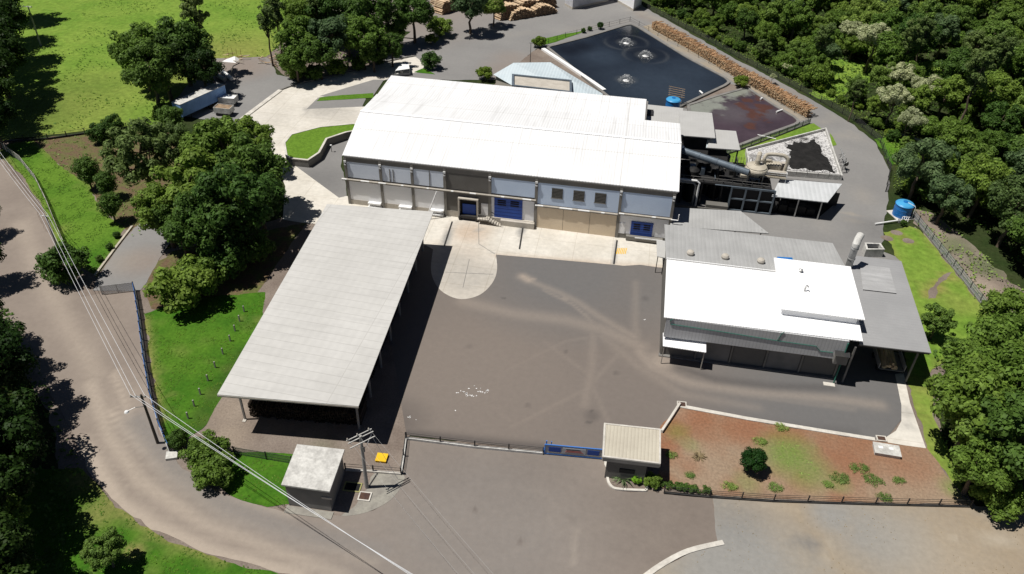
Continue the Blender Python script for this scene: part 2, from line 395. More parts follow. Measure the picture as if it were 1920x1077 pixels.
def specks(poly, n, r, st, seed):
    rs_ = random.Random(seed); xs_ = [p[0] for p in poly]; ys_ = [p[1] for p in poly]
    return blobs([((rs_.uniform(min(xs_),max(xs_)),rs_.uniform(min(ys_),max(ys_))),rs_.uniform(.4,1.3)*r,rs_.uniform(.3,1)*st) for k in range(n)])
LA = sheet('lawn', lawn_nw, -.008, 'lawn', .35, 1, 1, dict(
    bright=blobs([(P2(110,320),9,.8),(P2(140,380),8,.7),(P2(165,430),7,.8)]),
    dry=both(specks(lawn_nw,40,1.1,.5,1), edge_attr(lawn_nw,.6,.6), line_attr([(W([(0,292),(60,385),(110,475)]),1.4,.75),(W([(95,445),(118,430)]),1.5,.9)]))))
road = W([(-60,250),(-10,288),(18,325),(62,388),(100,455),(125,520),(150,558),(205,548),(252,546),(262,600),(272,680),(284,760),(300,815),(325,845),(342,880),(395,915),(455,940),(548,962),(640,968),
    (700,958),(735,930),(752,888),(760,822),(900,838),(1020,852),(1130,858),(1140,905),(1165,922),(1240,926),(1335,933),(1346,1015),(1280,1042),(1215,1080),(1190,1130),(560,1130),(560,1082),(400,1040),(285,992),(218,945),(165,885),(130,800),(80,715),(20,640),(-20,560),(-40,420)])
sheet('road', road, .004, 'road', .25, 1, .8, dict(
    dust=both(line_attr([(W([(215,700),(250,800),(310,890),(430,965),(560,1010),(700,1052)]),.7,.75),
        (W([(170,720),(205,820),(260,900),(380,980),(540,1040),(640,1080)]),1.0,.8),(W([(210,772),(240,812),(275,850)]),.6,1.0),
        (W([(290,865),(350,905),(430,938),(545,962)]),.9,.9),
        (W([(150,830),(220,945),(290,992),(400,1040),(560,1082)]),1.2,1.15),
        (W([(40,420),(70,500),(120,600),(180,700)]),1.6,.5),
        (W([(935,910),(985,913),(1025,925),(1044,945),(1040,965),(1010,1005),(960,1040),(880,1072)]),.35,.35),(W([(925,916),(985,919),(1018,930),(1034,948),(1030,966),(1000,1005),(950,1038)]),.3,.2),(W([(1085,905),(1050,960),(1020,1010)]),.3,.15),(W([(1090,1000),(1150,985),(1200,995),(1250,1030)]),.4,.25),
        (W([(1080,990),(1078,1020),(1077,1060)]),.3,.75),
        (W([(850,990),(960,975),(1060,990),(1160,980),(1250,1010)]),1.2,.15)]),
        blobs([(P2(220,760),6,.25)])),
    dark=blobs([(P2(1082,945),.5,.5),(P2(1075,910),.4,.5),(P2(1085,925),.3,.6),(P2(975,1017),.35,.8),(P2(890,955),.25,.7),(P2(1068,970),.35,.5),(P2(1090,972),.3,.5),(P2(1020,850),9,.28),(P2(1240,960),9,.45),(P2(1290,980),7,.4),(P2(1180,1000),5,.3),(P2(830,850),6,.25)]),
    grey=both(line_attr([(W([(260,790),(330,880),(430,950),(560,1000),(720,1030)]),2,.9)]), blobs([(P2(900,980),16,.8),(P2(760,930),9,.5)]))))
lawn_mid = W([(270,588),(330,570),(405,556),(500,548),(488,612),(452,690),(412,748),(388,795),(345,830),(318,842),(300,790),(284,700)])
sheet('lawn.001', lawn_mid, .017, 'lawn', .3, .8, 1, dict(
    bright=blobs([(P2(350,650),6,.25),(P2(340,680),4,.3)]), dark=both(edge_attr(W([(450,660),(408,738),(385,790),(345,830)]),1.2,.6)),
    dry=both(specks(lawn_mid,30,1.0,.4,2), line_attr([(W([(272,600),(284,700),(300,790)]),.7,.8)]))))
lawn_trafo = W([(438,850),(500,848),(548,852),(540,880),(550,945),(500,952),(430,930),(400,905)])
sheet('lawn.002', lawn_trafo, .02, 'lawn', .2, .8)
lawn_s = W([(150,878),(185,910),(218,950),(285,998),(400,1046),(560,1088),(600,1140),(-100,1180),(-140,900),(60,880)])
sheet('lawn.003', lawn_s, .012, 'lawn', .35, .8, 1, dict(dry=both(specks(lawn_s,50,1.0,.4,3),line_attr([(W([(160,885),(218,952),(300,1005),(420,1050)]),.8,.7)]), blobs([(P2(190,960),2.5,.6),(P2(250,1035),1.2,1),(P2(165,890),3,.8)]))))
yard_soil = W([(470,570),(590,395),(810,455),(765,820),(757,888),(700,920),(735,925),(640,965),(545,955),(540,850),(440,848),(400,830),(388,800),(410,740),(440,690)])
sheet('soil_yard', yard_soil, .014, 'soil', .25, 1, 2, dict(dust=blobs([(P2(425,820),3,.6),(P2(430,770),3,.5)]), green=blobs([(P2(600,845),2,.2)])))
treebed = W([(275,500),(330,470),(560,420),(600,400),(560,560),(480,600),(400,580),(280,580)])
sheet('soil_under_trees', treebed, .010, 'plot', .5, 1)  # darker soil colour stands in for shade below the trees
parking = W([(290,400),(330,440),(290,500),(275,530),(262,546),(175,545),(182,522),(215,475),(250,428)])
sheet('pavement_side_yard', parking, .011, 'upper', .15, 1, 3, dict(dust=blobs([(P2(225,490),3,.3)]), brown=blobs([(P2(265,490),4,.7)])))
upper = W([(440,232),(385,225),(330,215),(325,190),(390,118),(395,110),(505,107),(520,140),(560,150),(690,122),(770,60),(620,40),(560,-90),(1150,-90),(1205,12),(1290,60),(1380,112),(1465,155),(1545,200),(1600,235),(1642,268),(1668,320),(1662,400),(1652,470),(1700,490),(1600,520),(1240,480),(1240,430),(1270,200),(1010,90),(930,150),(700,150),(640,300),(655,395),(590,395),(540,310)])
sheet('road_upper_yard', upper, .006, 'upper', .3, 1.2, 3, dict(
    brown=both(blobs([(P2(450,125),8,.8),(P2(720,20),26,.75),(P2(850,20),12,.5),(P2(960,130),7,.6),(P2(960,110),5,.5)]), line_attr([(W([(1195,25),(1300,80),(1400,135),(1500,180)]),1.5,.55)])),
    dust=both(line_attr([(W([(1530,220),(1590,262),(1615,310),(1618,380)]),.5,.35),(W([(1560,215),(1640,290)]),.6,.3),(W([(1610,400),(1590,440)]),.3,.4),(W([(690,95),(860,70),(1050,60),(1180,40)]),1.3,.2),(W([(1190,18),(1240,40),(1280,62)]),1.3,.7)]), blobs([(P2(1545,420),2,.2),(P2(1598,402),.8,.7),(P2(1500,415),1,.5)])),
    dark=blobs([(P2(600,340),6,.4),(P2(1640,430),4,.35)])))
yard = W([(700,440),(830,458),(930,475),(1260,500),(1600,600),(1700,700),(1692,785),(1665,818),(1640,824),(1540,808),(1400,785),(1280,764),(1245,800),(1240,850),(1130,852),(1018,846),(900,832),(762,816)])
sheet('soil_strip', W([(930,155),(1000,96),(1014,88),(1022,96),(1142,182),(1000,195),(920,170)]), .012, 'soil', .2)
sheet('soil_strip.001', W([(500,107),(530,140),(560,153),(640,136),(702,121),(750,97),(725,55),(560,55)]), .010, 'soil', .4)
sheet('yard_asphalt', yard, .018, 'asphalt', 0, 1, .42, dict(
    brown=blobs([(P2(900,720),26,.9),(P2(1000,640),18,.5),(P2(1150,720),16,.7),(P2(820,800),14,.7)]),
    grey=blobs([(P2(1060,510),14,.9),(P2(1180,540),10,.6),(P2(1600,770),18,1),(P2(1480,790),10,.8)]),
    dust=both(line_attr([(W([(978,518),(1000,530),(1050,550),(1085,568),(1120,592),(1150,610),(1190,632)]),.7,.34),(W([(980,519),(992,526)]),.8,.8),(W([(1020,545),(1075,572),(1112,605)]),.3,.35),(W([(1100,590),(1112,620),(1110,690),(1095,760)]),.6,.2),(W([(940,700),(1060,640),(1150,625)]),.3,.12),(W([(1020,640),(1100,700),(1140,790)]),.3,.14),(W([(800,640),(860,720),(960,790)]),.4,.1),
        (W([(870,566),(960,588),(1060,600),(1130,618),(1200,650)]),1.3,.33),(W([(880,572),(980,597),(1080,612)]),.4,.22),(W([(1200,660),(1222,688),(1290,718),(1400,735),(1560,748),(1650,760)]),1.0,.42),(W([(1192,530),(1191,610),(1199,660),(1225,695)]),.6,.2),(W([(1230,700),(1320,730),(1450,748),(1600,768)]),.45,.22),(W([(1260,690),(1360,725),(1500,738)]),.4,.2),
        (W([(1130,630),(1200,690),(1280,740),(1420,765)]),.8,.2),(W([(960,800),(1100,730),(1180,640)]),.35,.14),(W([(700,840),(800,830),(1000,848)]),.5,.4)]),
        blobs([(P2(1240,680),2,.6),(P2(870,700),12,.08),(P2(1060,560),.5,.5),(P2(1000,524),.5,.6)])),
    dark=both(line_attr([(W([(1270,690),(1340,712),(1450,725),(1560,728)]),.9,.45),(W([(765,812),(900,828),(1015,840)]),.8,.6),(W([(1330,790),(1480,805),(1600,815)]),1.2,.3)]), blobs([(P2(1110,780),1,.4),(P2(740,790),4,.4),(P2(1104,792),.4,.6),(P2(1155,700),.4,.4),(P2(1060,660),.3,.5),(P2(945,560),.3,.6),(P2(1108,772),.3,.7),(P2(990,760),.4,.35),(P2(880,650),.5,.25),(P2(1210,560),.6,.35)])),
    pale0=line_attr([(W([(885,730),(908,732)]),.22,1.2),(W([(862,733),(868,736)]),.2,1.1),(W([(870,741),(884,742)]),.22,1.1),(W([(845,768),(852,766)]),.2,.9),(W([(880,728),(890,735)]),.25,1),(W([(1211,598),(1213,602)]),.2,1.1),(W([(770,783),(785,786)]),.2,.6)])))
red = W([(1274,764),(1400,788),(1540,812),(1640,828),(1736,841),(1760,870),(1800,925),(1818,948),(1640,944),(1450,936),(1330,928),(1238,915),(1238,800)])
sheet('red_soil_plot', red, .022, 'redsoil', .2, .8, 1.0, dict(
    red=both(specks(red,26,1.6,.6,9),blobs([(P2(1262,800),2.5,.9),(P2(1250,835),2,.9),(P2(1310,788),3,.7),(P2(1400,803),3,.8),(P2(1480,815),2.5,.6),(P2(1590,865),3.5,.8),(P2(1600,845),4,.7),(P2(1500,905),2,.4),(P2(1690,860),4,.5),(P2(1380,790),3,.7)])),
    green=blobs([(P2(1480,855),3.4,.8),(P2(1510,880),3.0,.65),(P2(1450,850),1.6,.5),(P2(1540,890),2,.4),(P2(1270,810),1.5,.4),(P2(1400,905),1.6,.4),(P2(1790,915),1.6,.6),(P2(1515,842),1.4,.45),(P2(1295,835),1.2,.35),(P2(1570,905),1.5,.5)]),
    pale=blobs([(P2(1310,860),3.2,.8),(P2(1270,775),1.8,1),(P2(1290,900),5,.5),(P2(1700,910),5,.6),(P2(1600,925),4,.5),(P2(1410,910),4,.5),(P2(1500,915),5,.7),(P2(1330,895),4,.7),(P2(1360,850),3,.5),(P2(1660,925),5,.6),(P2(1760,925),4,.7)]), dark=line_attr([(W([(1245,925),(1330,932),(1500,938)]),.5,.5)])))
gravel = W([(1335,930),(1450,936),(1640,944),(1818,949),(2100,962),(2150,1240),(1120,1240),(1190,1130),(1215,1080),(1280,1042),(1346,1015)])
sheet('gravel_lot', gravel, .014, 'gravel', .2, .8, 1.5, dict(
    brown=both(blobs([(P2(1420,975),5,.8),(P2(1520,975),5,.7),(P2(1800,990),7,.7),(P2(1720,975),4,.5),(P2(1850,1060),10,.7),(P2(1640,1060),4,.4)]), line_attr([(W([(1450,1000),(1550,998),(1600,985)]),.7,.6),(W([(1350,1020),(1280,1050)]),.8,.6)])),
    grey=blobs([(P2(1380,1050),8,1),(P2(1560,965),3,1),(P2(1650,1010),5,.8)]), dark=blobs([(P2(1520,1020),1.2,.6),(P2(1370,965),4,.3),(P2(1500,1015),.8,.5)]),
    dust=both(line_attr([(W([(1350,945),(1500,950)]),.4,.3),(W([(1790,1012),(1900,1012)]),.4,.8),(W([(1540,1060),(1560,1020),(1590,1000)]),.3,.5)]),blobs([(P2(1760,1060),6,.35)]))))
lawn_e = W([(1655,435),(1705,425),(1725,432),(1790,510),(1858,595),(1845,640),(1790,660),(1745,700),(1752,780),(1790,880),(1818,946),(1740,845),(1700,700),(1690,500)])
sheet('lawn.004', lawn_e, .016, 'pasture', .35, .8, 2, dict(dry=both(blobs([(P2(1755,540),1.6,1.2),(P2(1770,520),1,1.2),(P2(1795,570),3,.4),(P2(1725,725),2,.6),(P2(1745,552),1.3,1.4),(P2(1762,530),.9,1.3),(P2(1778,516),.7,1.3)]), edge_attr(lawn_e,.5,.5), blobs([(P2(1681,437),1.1,1.3),(P2(1704,452),1.1,1.3),(P2(1665,447),1.2,1.2)]))))
sheet('path', W([(1788,510),(1774,520),(1760,538),(1755,560),(1738,561),(1741,546),(1757,527),(1776,512)]), .022, 'soil', .25, .5)
for q_,r_ in (((1681,437),1.0),((1704,452),1.0),((1663,447),1.1)):
    c_ = P(*q_); sheet('bare_patch', [(c_.x+r_*math.cos(k*.5236),c_.y+r_*.8*math.sin(k*.5236)) for k in range(12)], .022, 'soil', .2, .4)
bank = W([(1690,385),(1755,405),(1840,475),(1935,560),(1920,640),(1850,590),(1725,430)])
sheet('bank', bank, -.01, 'soil', .8, 1, 2, dict(green=blobs([(P2(1790,460),3,.5),(P2(1850,500),3,.5)]), dust=blobs([(P2(1830,540),4,.8),(P2(1760,450),3,.5),(P2(1735,425),2,.4)])))
clearing = W([(1690,125),(1760,112),(1850,150),(1830,170),(1760,180),(1690,170)])
sheet('clearing', clearing, -.02, 'pasture', 1.2, 1.5)
clear2 = W([(1560,110),(1630,120),(1640,150),(1560,190),(1520,180)])
sheet('clearing.001', clear2, -.02, 'pasture', 1.0, 1.5)
clear3 = W([(1640,262),(1700,255),(1770,275),(1760,300),(1670,310)])
sheet('clearing.002', clear3, -.02, 'lawn', .8, 1, 2, dict(bright=blobs([(P2(1690,270),5,.8)]), dry=line_attr([(W([(1690,255),(1750,278)]),.8,1)])))
trail = MB(); trail.path([P(x,y,.15) for x,y in ((1680,250),(1720,262),(1760,280),(1800,292))], .3, 6)
# concrete
ramp = W([(448,228),(526,170),(560,159),(640,140),(705,122),(778,106),(796,120),(792,136),(745,140),(700,160),(596,184),(575,205),(690,200),(690,232),(560,262),(540,300),(560,316),(642,376),(655,392),(590,398),(566,418),(530,412),(535,350),(515,300),(505,268)])
sheet('concrete_ramp', ramp, .026, 'concrete', 0, 1, 2.5, dict(grey=blobs([(P2(610,208),4,.9),(P2(640,218),4,.6),(P2(510,220),5,.3)]), dark=both(line_attr([(W([(600,205),(680,215)]),.5,.7),(W([(578,200),(555,245)]),.12,.9),(W([(450,230),(505,268)]),.2,.4)])), brown=blobs([(P2(700,130),6,.3)])))
cir = [P2(872,512)]
c0 = P(872,503); rad = 5.0
for a_,b_ in (((848,416),(833,462)),((981,424),(974,468)),((1157,451),(1151,496))):
    o = MB().strip([P2(*a_),P2(*b_)],.28,.028,.045).build('channel_drain','dark'); tag(o,kind='structure')
for pts_ in ([(880,487),(868,540)],[(835,511),(925,515)],[(897,405),(898,458),(928,477)],[(838,440),(836,458)]):
    o = MB().strip(W(pts_),.10,.028,.036).build('concrete_joint','greywall'); tag(o,kind='structure')
front = W([(566,418),(600,380),(650,368),(836,396),(1010,420),(1155,438),(1252,452),(1250,503),(1235,502),(1200,497),(1170,499),(1150,497),(1050,488),(930,478)])
front += smooth_poly(W([(930,478),(932,505),(925,528),(905,550),(880,560),(855,560),(830,548),(815,530),(808,505),(812,468)]), 5, False)+W([(780,450),(700,430)])
front = [front[i] for i in range(len(front)) if i == 0 or (Vector(front[i])-Vector(front[i-1])).length > .05]
sheet('concrete_apron', front, .03, 'concrete', 0, 1, 1.2, dict(
    brown=both(blobs([(P2(880,437),3.5,.7),(P2(905,430),2,.5),(P2(860,480),5,.35),(P2(880,520),6,.4)]), edge_attr(W([(930,480),(1150,497),(1245,503)]),.9,.5)),
    dark=line_attr([(W([(848,417),(833,462)]),.16,1.3),(W([(980,424),(974,468)]),.2,1.3),(W([(1156,452),(1151,496)]),.2,1.3),(W([(880,487),(868,540)]),.15,.7),(W([(835,511),(925,515)]),.08,.6),(W([(900,460),(928,476)]),.12,.7),(W([(897,405),(900,460)]),.12,.7),(W([(840,440),(836,458)]),.3,.3)]),
    grey=both(blobs([(P2(850,500),5,.85),(P2(872,520),6,.9),(P2(905,515),4,.8)]))))
cor = W([(1678,702),(1694,700),(1706,755),(1736,841),(1692,835),(1640,826),(1660,821),(1680,808),(1690,790),(1690,760)])
sheet('concrete_path', cor, .03, 'concrete', 0, 1, 1.2, dict(dark=blobs([(P2(1700,775),1.2,.6),(P2(1702,800),1,.5)])))
trip = W([(702,888),(756,890),(752,912),(740,930),(722,945),(685,962),(640,968),(665,950),(678,928),(690,915)])
sheet('concrete_pavement', smooth_poly(trip,3), .024, 'pave', 0, 1)
gpave = W([(1136,855),(1150,858),(1150,885),(1142,882),(1133,872)])
MB().prism(smooth_poly(gpave,3), 0, .14).build('pavement_kerb', 'kerb'); tag(bpy.data.objects['pavement_kerb'], kind='structure')
# little asphalt triangle and grass beside the ramp
sheet('asphalt_wedge', W([(598,181),(640,168),(700,150),(720,150),(700,180)]), .034, 'upper', 0)
def raised(name, poly, h, mat, wallmat, w=.25):
    o = sheet(name, poly, h-.03, mat, 0, 1, 2, dict(dry=edge_attr(poly,.35,.5), bright=lambda xy: np.full(len(xy),.9)))
    return o
verge = W([(594,190),(600,183),(640,179),(700,175),(700,184)])
sheet('grass_verge', verge, .05, 'lawn', .1, .8, 2, dict(bright=lambda xy: np.full(len(xy),.45)))
sheet('grass_verge.001', W([(776,136),(795,128),(816,140)]), .05, 'lawn', .1, .8)
sheet('grass_verge.002', W([(1018,85),(1020,73),(1060,64),(1100,58),(1040,80)]), .05, 'lawn', .1, .8, 2, dict(bright=lambda xy: np.full(len(xy),.4)))
sheet('grass_verge.003', W([(1388,280),(1395,272),(1460,250),(1525,232),(1545,245),(1480,262),(1400,285)]), .05, 'pasture', .15, .8)
sheet('grass_verge.004', W([(1556,250),(1562,258),(1568,272),(1560,275)]), .05, 'pasture', .15, .8)
sheet('grass_verge.005', W([(1255,60),(1300,85),(1400,148),(1390,165),(1370,150),(1260,85),(1205,50)]), .012, 'pasture', .2, .8, 2, dict(dry=lambda xy: np.full(len(xy),.8)))
sheet('grass_verge.006', W([(1320,300),(1400,275),(1400,330),(1320,330)]), .012, 'pasture', .2, .8)
island = W([(536,298),(533,270),(545,255),(600,240),(660,233),(668,240),(648,252),(610,262),(600,290),(578,303)])
HI = 1.6
island = smooth_poly(W([(537,292),(533,268),(546,252),(600,238),(664,232)]),3,False)+W([(668,240),(648,248),(612,260),(598,286),(577,300),(548,297)])
iw = [(P(*_q,HI).x,P(*_q,HI).y) for _q in ((537,292),(533,268),(546,252),(600,238),(664,232),(690,240),(648,248),(612,260),(598,286),(577,300),(548,297))]
sheet('grass_island', iw, HI-.05, 'lawn', 0, 1, 1.5, dict(bright=lambda xy: np.full(len(xy),.95), dry=edge_attr(iw,.4,.7)))
t = thing('retaining_wall', 'grey retaining wall with a white coping round the raised grass island', 'wall', (iw[0][0],iw[0][1],0))
MB().strip(iw,.3,0,HI-.1,True).build('wall_body','greywall',t)
MB().strip(iw,.42,HI-.1,HI+.04,True).build('coping','kerb',t)
lp = P(622,285)
t2 = thing('bollard_light', 'white topped bollard light at the foot of the retaining wall', 'light', lp)
MB().tube(lp,lp+Vector((0,0,1.3)),.06).build('post','dark',t2); MB().lathe(lp+Vector((0,0,1.3)),[(.0,0),(.2,.05),(.2,.2),(.0,.3)],10).build('lamp_head','whitepaint',t2)
# kerbs
def kerb(pts, w=.3, h=.14, name='kerb', mat='kerb', z=0):
    o = MB().strip(pts,w,z,z+h).build(name,mat); tag(o,kind='structure')
kerb(W([(450,227),(526,170)]),1.0,.2); kerb(smooth_poly(W([(526,170),(562,158),(640,139),(705,121),(778,106)]),4,False),.3,.3,mat='greywall')
kerb(W([(1272,762),(1400,786),(1540,809),(1640,825)]),.55,.16); kerb(W([(1240,812),(1258,785),(1274,760)]),.3,.5)
kerb(smooth_poly(W([(1142,866),(1139,898),(1147,914),(1165,919),(1211,921)]),4,False),.3,.2); kerb(W([(1211,921),(1216,905)]),.3,.2)
kerb(smooth_poly(W([(1205,1085),(1240,1060),(1290,1034),(1356,1018)]),4,False),.6,.12); kerb(W([(178,518),(215,468),(248,425)]),.35,.2,mat='cream')
kerb(W([(690,915),(708,888)]),.12,.1,mat='dark')
sheet('planting_bed', smooth_poly(W([(1144,868),(1142,898),(1149,911),(1165,916),(1209,918),(1215,890),(1215,868)]),3), .05, 'soil')
# joints and markings
for i in range(6):
    x0 = 1155+i*3.2
    a, b, c, d = P(x0,476.4,.036), P(x0+1.7,476.6,.036), P(x0+4.9,465.6,.036), P(x0+3.2,465.4,.036)
    o = MB().add([a,b,c,d],[(0,1,2,3)]).build('painted_marking','hatch'); tag(o,kind='structure')
# ------------------------------------------------------------------ ponds
def pond(nm, outer, z, mat, attrs, kerbw=.9):
    sheet(nm, outer, z, mat, 0, 1, 1.5, attrs)
p1 = W([(1026,91),(1100,72),(1172,50)])+smooth_poly(W([(1172,50),(1185,49),(1198,55)]),3,False)+W([(1290,112),(1358,148)])+smooth_poly(W([(1358,148),(1366,156),(1358,163)]),3,False)+W([(1275,202),(1180,215),(1133,178)])
p1 = [p1[i] for i in range(len(p1)) if i == 0 or (Vector(p1[i])-Vector(p1[i-1])).length > .05]
fts = [(1174,82),(1210,106),(1174,152)]
def rings(xy):
    out = np.zeros(len(xy))
    for i,q in enumerate(fts):
        c = np.array(P2(*q)); d = np.linalg.norm(xy-c,axis=1)
        out = np.maximum(out, .5*np.clip(1.5-d/2.1,0,1))
        if i < 2: out = np.maximum(out, (.16+.14*np.sin(np.arctan2(xy[:,1]-c[1],xy[:,0]-c[0])*2+i*2))*np.exp(-((d-5.6)/.45)**2))
    return out
sheet('pond_water', p1, .32, 'water', 0, 1, .5, dict(foam=rings, pale=blobs([(P2(1240,165),13,.8),(P2(1130,110),6,.7),(P2(1290,140),8,.6)]), dark=blobs([(P2(1065,95),4,.8),(P2(1090,90),3.5,.8),(P2(1180,75),8,.8),(P2(1210,100),6,.7)])))  # pale and dark blobs paint reflections into the water colour
p2 = W([(1290,200),(1340,184)])+smooth_poly(W([(1390,170),(1402,169),(1412,175)]),3,False)+W([(1450,200)])+smooth_poly(W([(1488,222),(1496,230),(1490,236)]),3,False)+W([(1440,254),(1388,274),(1310,300),(1300,260)])
def rustf(xy):
    f = blobs([(P2(1402,190),2.2,.9),(P2(1415,205),3.4,.95),(P2(1435,202),2.4,.9),(P2(1418,222),3.2,.95),(P2(1408,238),2.0,.95),(P2(1392,200),2,.85),(P2(1425,190),2.2,.85)])(xy)
    n = np.array([mnoise.fractal((x*.35,y*.35,3.1),.8,2.1,5) for x,y in xy]); return np.clip((f+n*.7-.58)*3,0,1)
def scumf(xy):
    f = line_attr([(W([(1300,200),(1385,172)]),3.4,1),(W([(1290,212),(1340,200)]),3,1)])(xy)
    n = np.array([mnoise.fractal((x*.4,y*.4,9.1),.8,2.1,5) for x,y in xy]); return np.clip((f-.45)*3.2+n*1.6,0,1)
sheet('settling_pond_water', p2, .32, 'water2', 0, 1, .4, dict(rust=rustf, scum=scumf, pale=blobs([(P2(1370,215),5,.8),(P2(1440,215),3,.7)])))
def rim(nm, pts, w, h, mat, lab):
    o = MB().strip(pts,w,-.02,h,True).build(nm,mat,None,(pts[0][0],pts[0][1],0)); return tag(o,lab,'pond edge')
rim('pond_edge_wall', p1, .7, .45, 'greywall', 'low grey concrete edge wall round the large pond with fountains')
rim('pond_edge_wall', p2, .7, .45, 'greywall', 'low grey concrete rim round the purple brown settling pond')
w0 = MB().strip(W([(1018,94),(1060,122),(1110,156),(1133,172)]),1.0,0,.5).build('pond_side_wall','whitepaint',None,P(1018,94)); tag(w0,'white low wall along the near left side of the large pond','wall')
sheet('embankment', W([(1205,50),(1225,45),(1400,150),(1520,222),(1497,229),(1412,172),(1372,152),(1290,110)]), .03, 'gravel', .1)
sheet('embankment.001', W([(1366,158),(1400,162),(1385,170),(1290,201),(1276,205)]), .04, 'soil', .1)
# ------------------------------------------------------------------ main warehouse
FY = 115.9
def fz(x, y):
    X, Z = PY(x, y, FY); zb = .65-1.4*(X+47.2)/47.6
    return X, (Z-zb)/(10-zb)*10
mw = thing('warehouse', 'large white roofed factory hall with blue doors and tan sliding panels facing the yard', 'factory', (-20,FY,0)); mw.rotation_euler = (0,-.0103,-.018)
xs_l = lambda y: -47.2-(y-116)*.068
prof = [(115.7,9.95),(128.8,12.1),(141.0,10.2)]
rf = MB()
rf.slab([(-47.3,115.7,9.95),(9.6,115.7,9.95),(9.4,128.8,12.1),(-48.4,128.8,12.1)],.16)
rf.slab([(-48.4,128.8,12.1),(9.4,128.8,12.1),(9.2,140.6,10.25),(-49.4,140.6,10.25)],.16)
ro = rf.build('roof','whiteroof',mw)
rb = MB(); rb.slab([(-49.4,140.6,10.05),(2.7,140.6,10.05),(2.5,152.6,9.2),(-50.35,152.6,9.2)],.16)
rb.build('rear_roof','whiteroof',mw)
rd = MB(); rd.bar((-48.4,128.8,12.13),(9.4,128.8,12.13),.7,.08); rd.build('ridge_cap','whiteroof2',ro)
wl = MB()
wl.hexa([(-46.9,FY,-.8),(9.2,FY,-.8),(9.1,128.8,-.8),(-47.8,128.8,-.8),(-46.9,FY,9.85),(9.2,FY,9.85),(9.2,128.8,11.9),(-47.8,128.8,11.9)])
wl.hexa([(-47.8,128.8,0),(9.2,128.8,0),(9.2,140.4,0),(-48.6,140.4,0),(-47.8,128.8,11.9),(9.2,128.8,11.9),(9.2,140.4,10.05),(-48.6,140.4,10.05)])
wl.hexa([(-48.6,140.4,0),(2.9,140.4,0),(2.9,152.2,0),(-49.4,152.2,0),(-48.6,140.4,9.85),(2.9,140.4,9.85),(2.9,152.2,9.0),(-49.4,152.2,9.0)])
wl.build('wall','greywall',mw)
g = MB(); g.box(-47.1,9.4,FY-.2,FY-.02,9.55,9.8); g.build('gutter','beam',mw)
g = MB(); g.box(-47,9.25,FY-.1,FY+.1,8.75,9.5); g.build('eave_beam','beam',mw)
cx = [fz(q,r)[0] for q,r in ((646,300),(712,307),(772,313),(834,320),(920,328),(1008,338),(1167,355),(1272,366))]
cx[-1] = 9.0
col = None
for x in cx:
    c = MB(); c.box(x-.24,x+.24,FY-.22,FY+.1,-.8,9.45); o = c.build('column','beam',mw)
    MB().box(x-.2,x+.2,FY-.36,FY-.22,8.6,8.95).build('bracket','whitepaint',o); MB().box(x-.17,x+.17,FY-.34,FY-.22,8.1,8.3).build('bracket','whitepaint',o)
ZL = 5.35
def panel(name, x0, x1, z0, z1, mat, yf=.06, parent=None):
    return MB().box(x0,x1,FY-yf,FY+.1,z0,z1).build(name,mat,parent or mw)
for i in range(7):
    a, b = cx[i]+.24, cx[i+1]-.24
    zu = ZL+.35 if i < 5 else (4.6 if i == 5 else 4.9)
    um = 'wallsoft' if i < 3 else 'greypanel' if i == 3 else 'wallblue'
    panel('upper_panel',a,b,zu,8.75,um)
    if i < 3:
        panel('lower_panel',a,b,1.25,ZL-.2,'wallwhite'); panel('base_wall',a,b,-.8,1.25,'base',.1)
        panel('loading_step',b-2.4,b-.1,1.0,1.3,'whitepaint',.8); panel('loading_step',b-2.4,b-.1,.35,.6,'whitepaint',.9)
    elif i == 3: panel('lower_panel',a,b,1.3,ZL-.2,'greypanel'); panel('base_wall',a,b,-.8,1.3,'base',.1)
    elif i == 4: panel('lower_panel',a,b,1.1,ZL-.2,'wallwhite'); panel('base_wall',a,b,-.8,1.1,'base',.4)
    elif i == 5:
        for k in range(3):
            w = (b-a)/3; panel('sliding_panel',a+k*w+.03,a+(k+1)*w-.03,-.3,4.2,'tan',.14)
    else: panel('lower_panel',a,b,.75,4.5,'wallwhite'); panel('base_wall',a,b,-.8,.75,'beam',.1)
for q in ((737,738),(744,745)):
    pass
for (px,py0,py1) in ((731,316,333),(737.5,317,334),(806,320,343)):
    x, z0 = fz(px,py1); _, z1 = fz(px,py0); panel('conduit',x-.06,x+.06,ZL+.35,z1,'beam',.14)
# cable tray and pipes at mid height
for (a,b,z) in ((cx[0]-.9,cx[5],ZL),(cx[5]-.1,cx[6]-.2,4.45),(cx[6],cx[7]+.2,4.7)):
    m_ = MB(); m_.box(a,b,FY-.26,FY-.02,z-.30,z-.12); m_.build('ledge','beam',mw)
    for yy,zz in ((.22,.06),(.34,.0)): MB().tube((a,FY-yy,z+zz),(b,FY-yy,z+zz),.085).build('pipe_run','base',mw)
    m_ = MB(); k = a
    while k < b: MB().tube((k,FY-.34,z+.01),(k+random.uniform(.3,2.2),FY-.34,z+.01),.12).build('pipe_lagging','whitepaint',mw); k += random.uniform(3,6)
dp = MB(); x, z = fz(821,353); x2,_ = fz(806,395); dp.tube((x,FY-.8,ZL-.1),(x2-.2,FY-2.2,.2),.1); dp.build('downpipe','whitepaint',mw)
dp = MB(); dp.path([(9.0,FY-.6,4.8),(10.2,FY-.6,4.8),(10.2,FY-.6,5.9)],.1); dp.build('downpipe','whitepaint',mw)
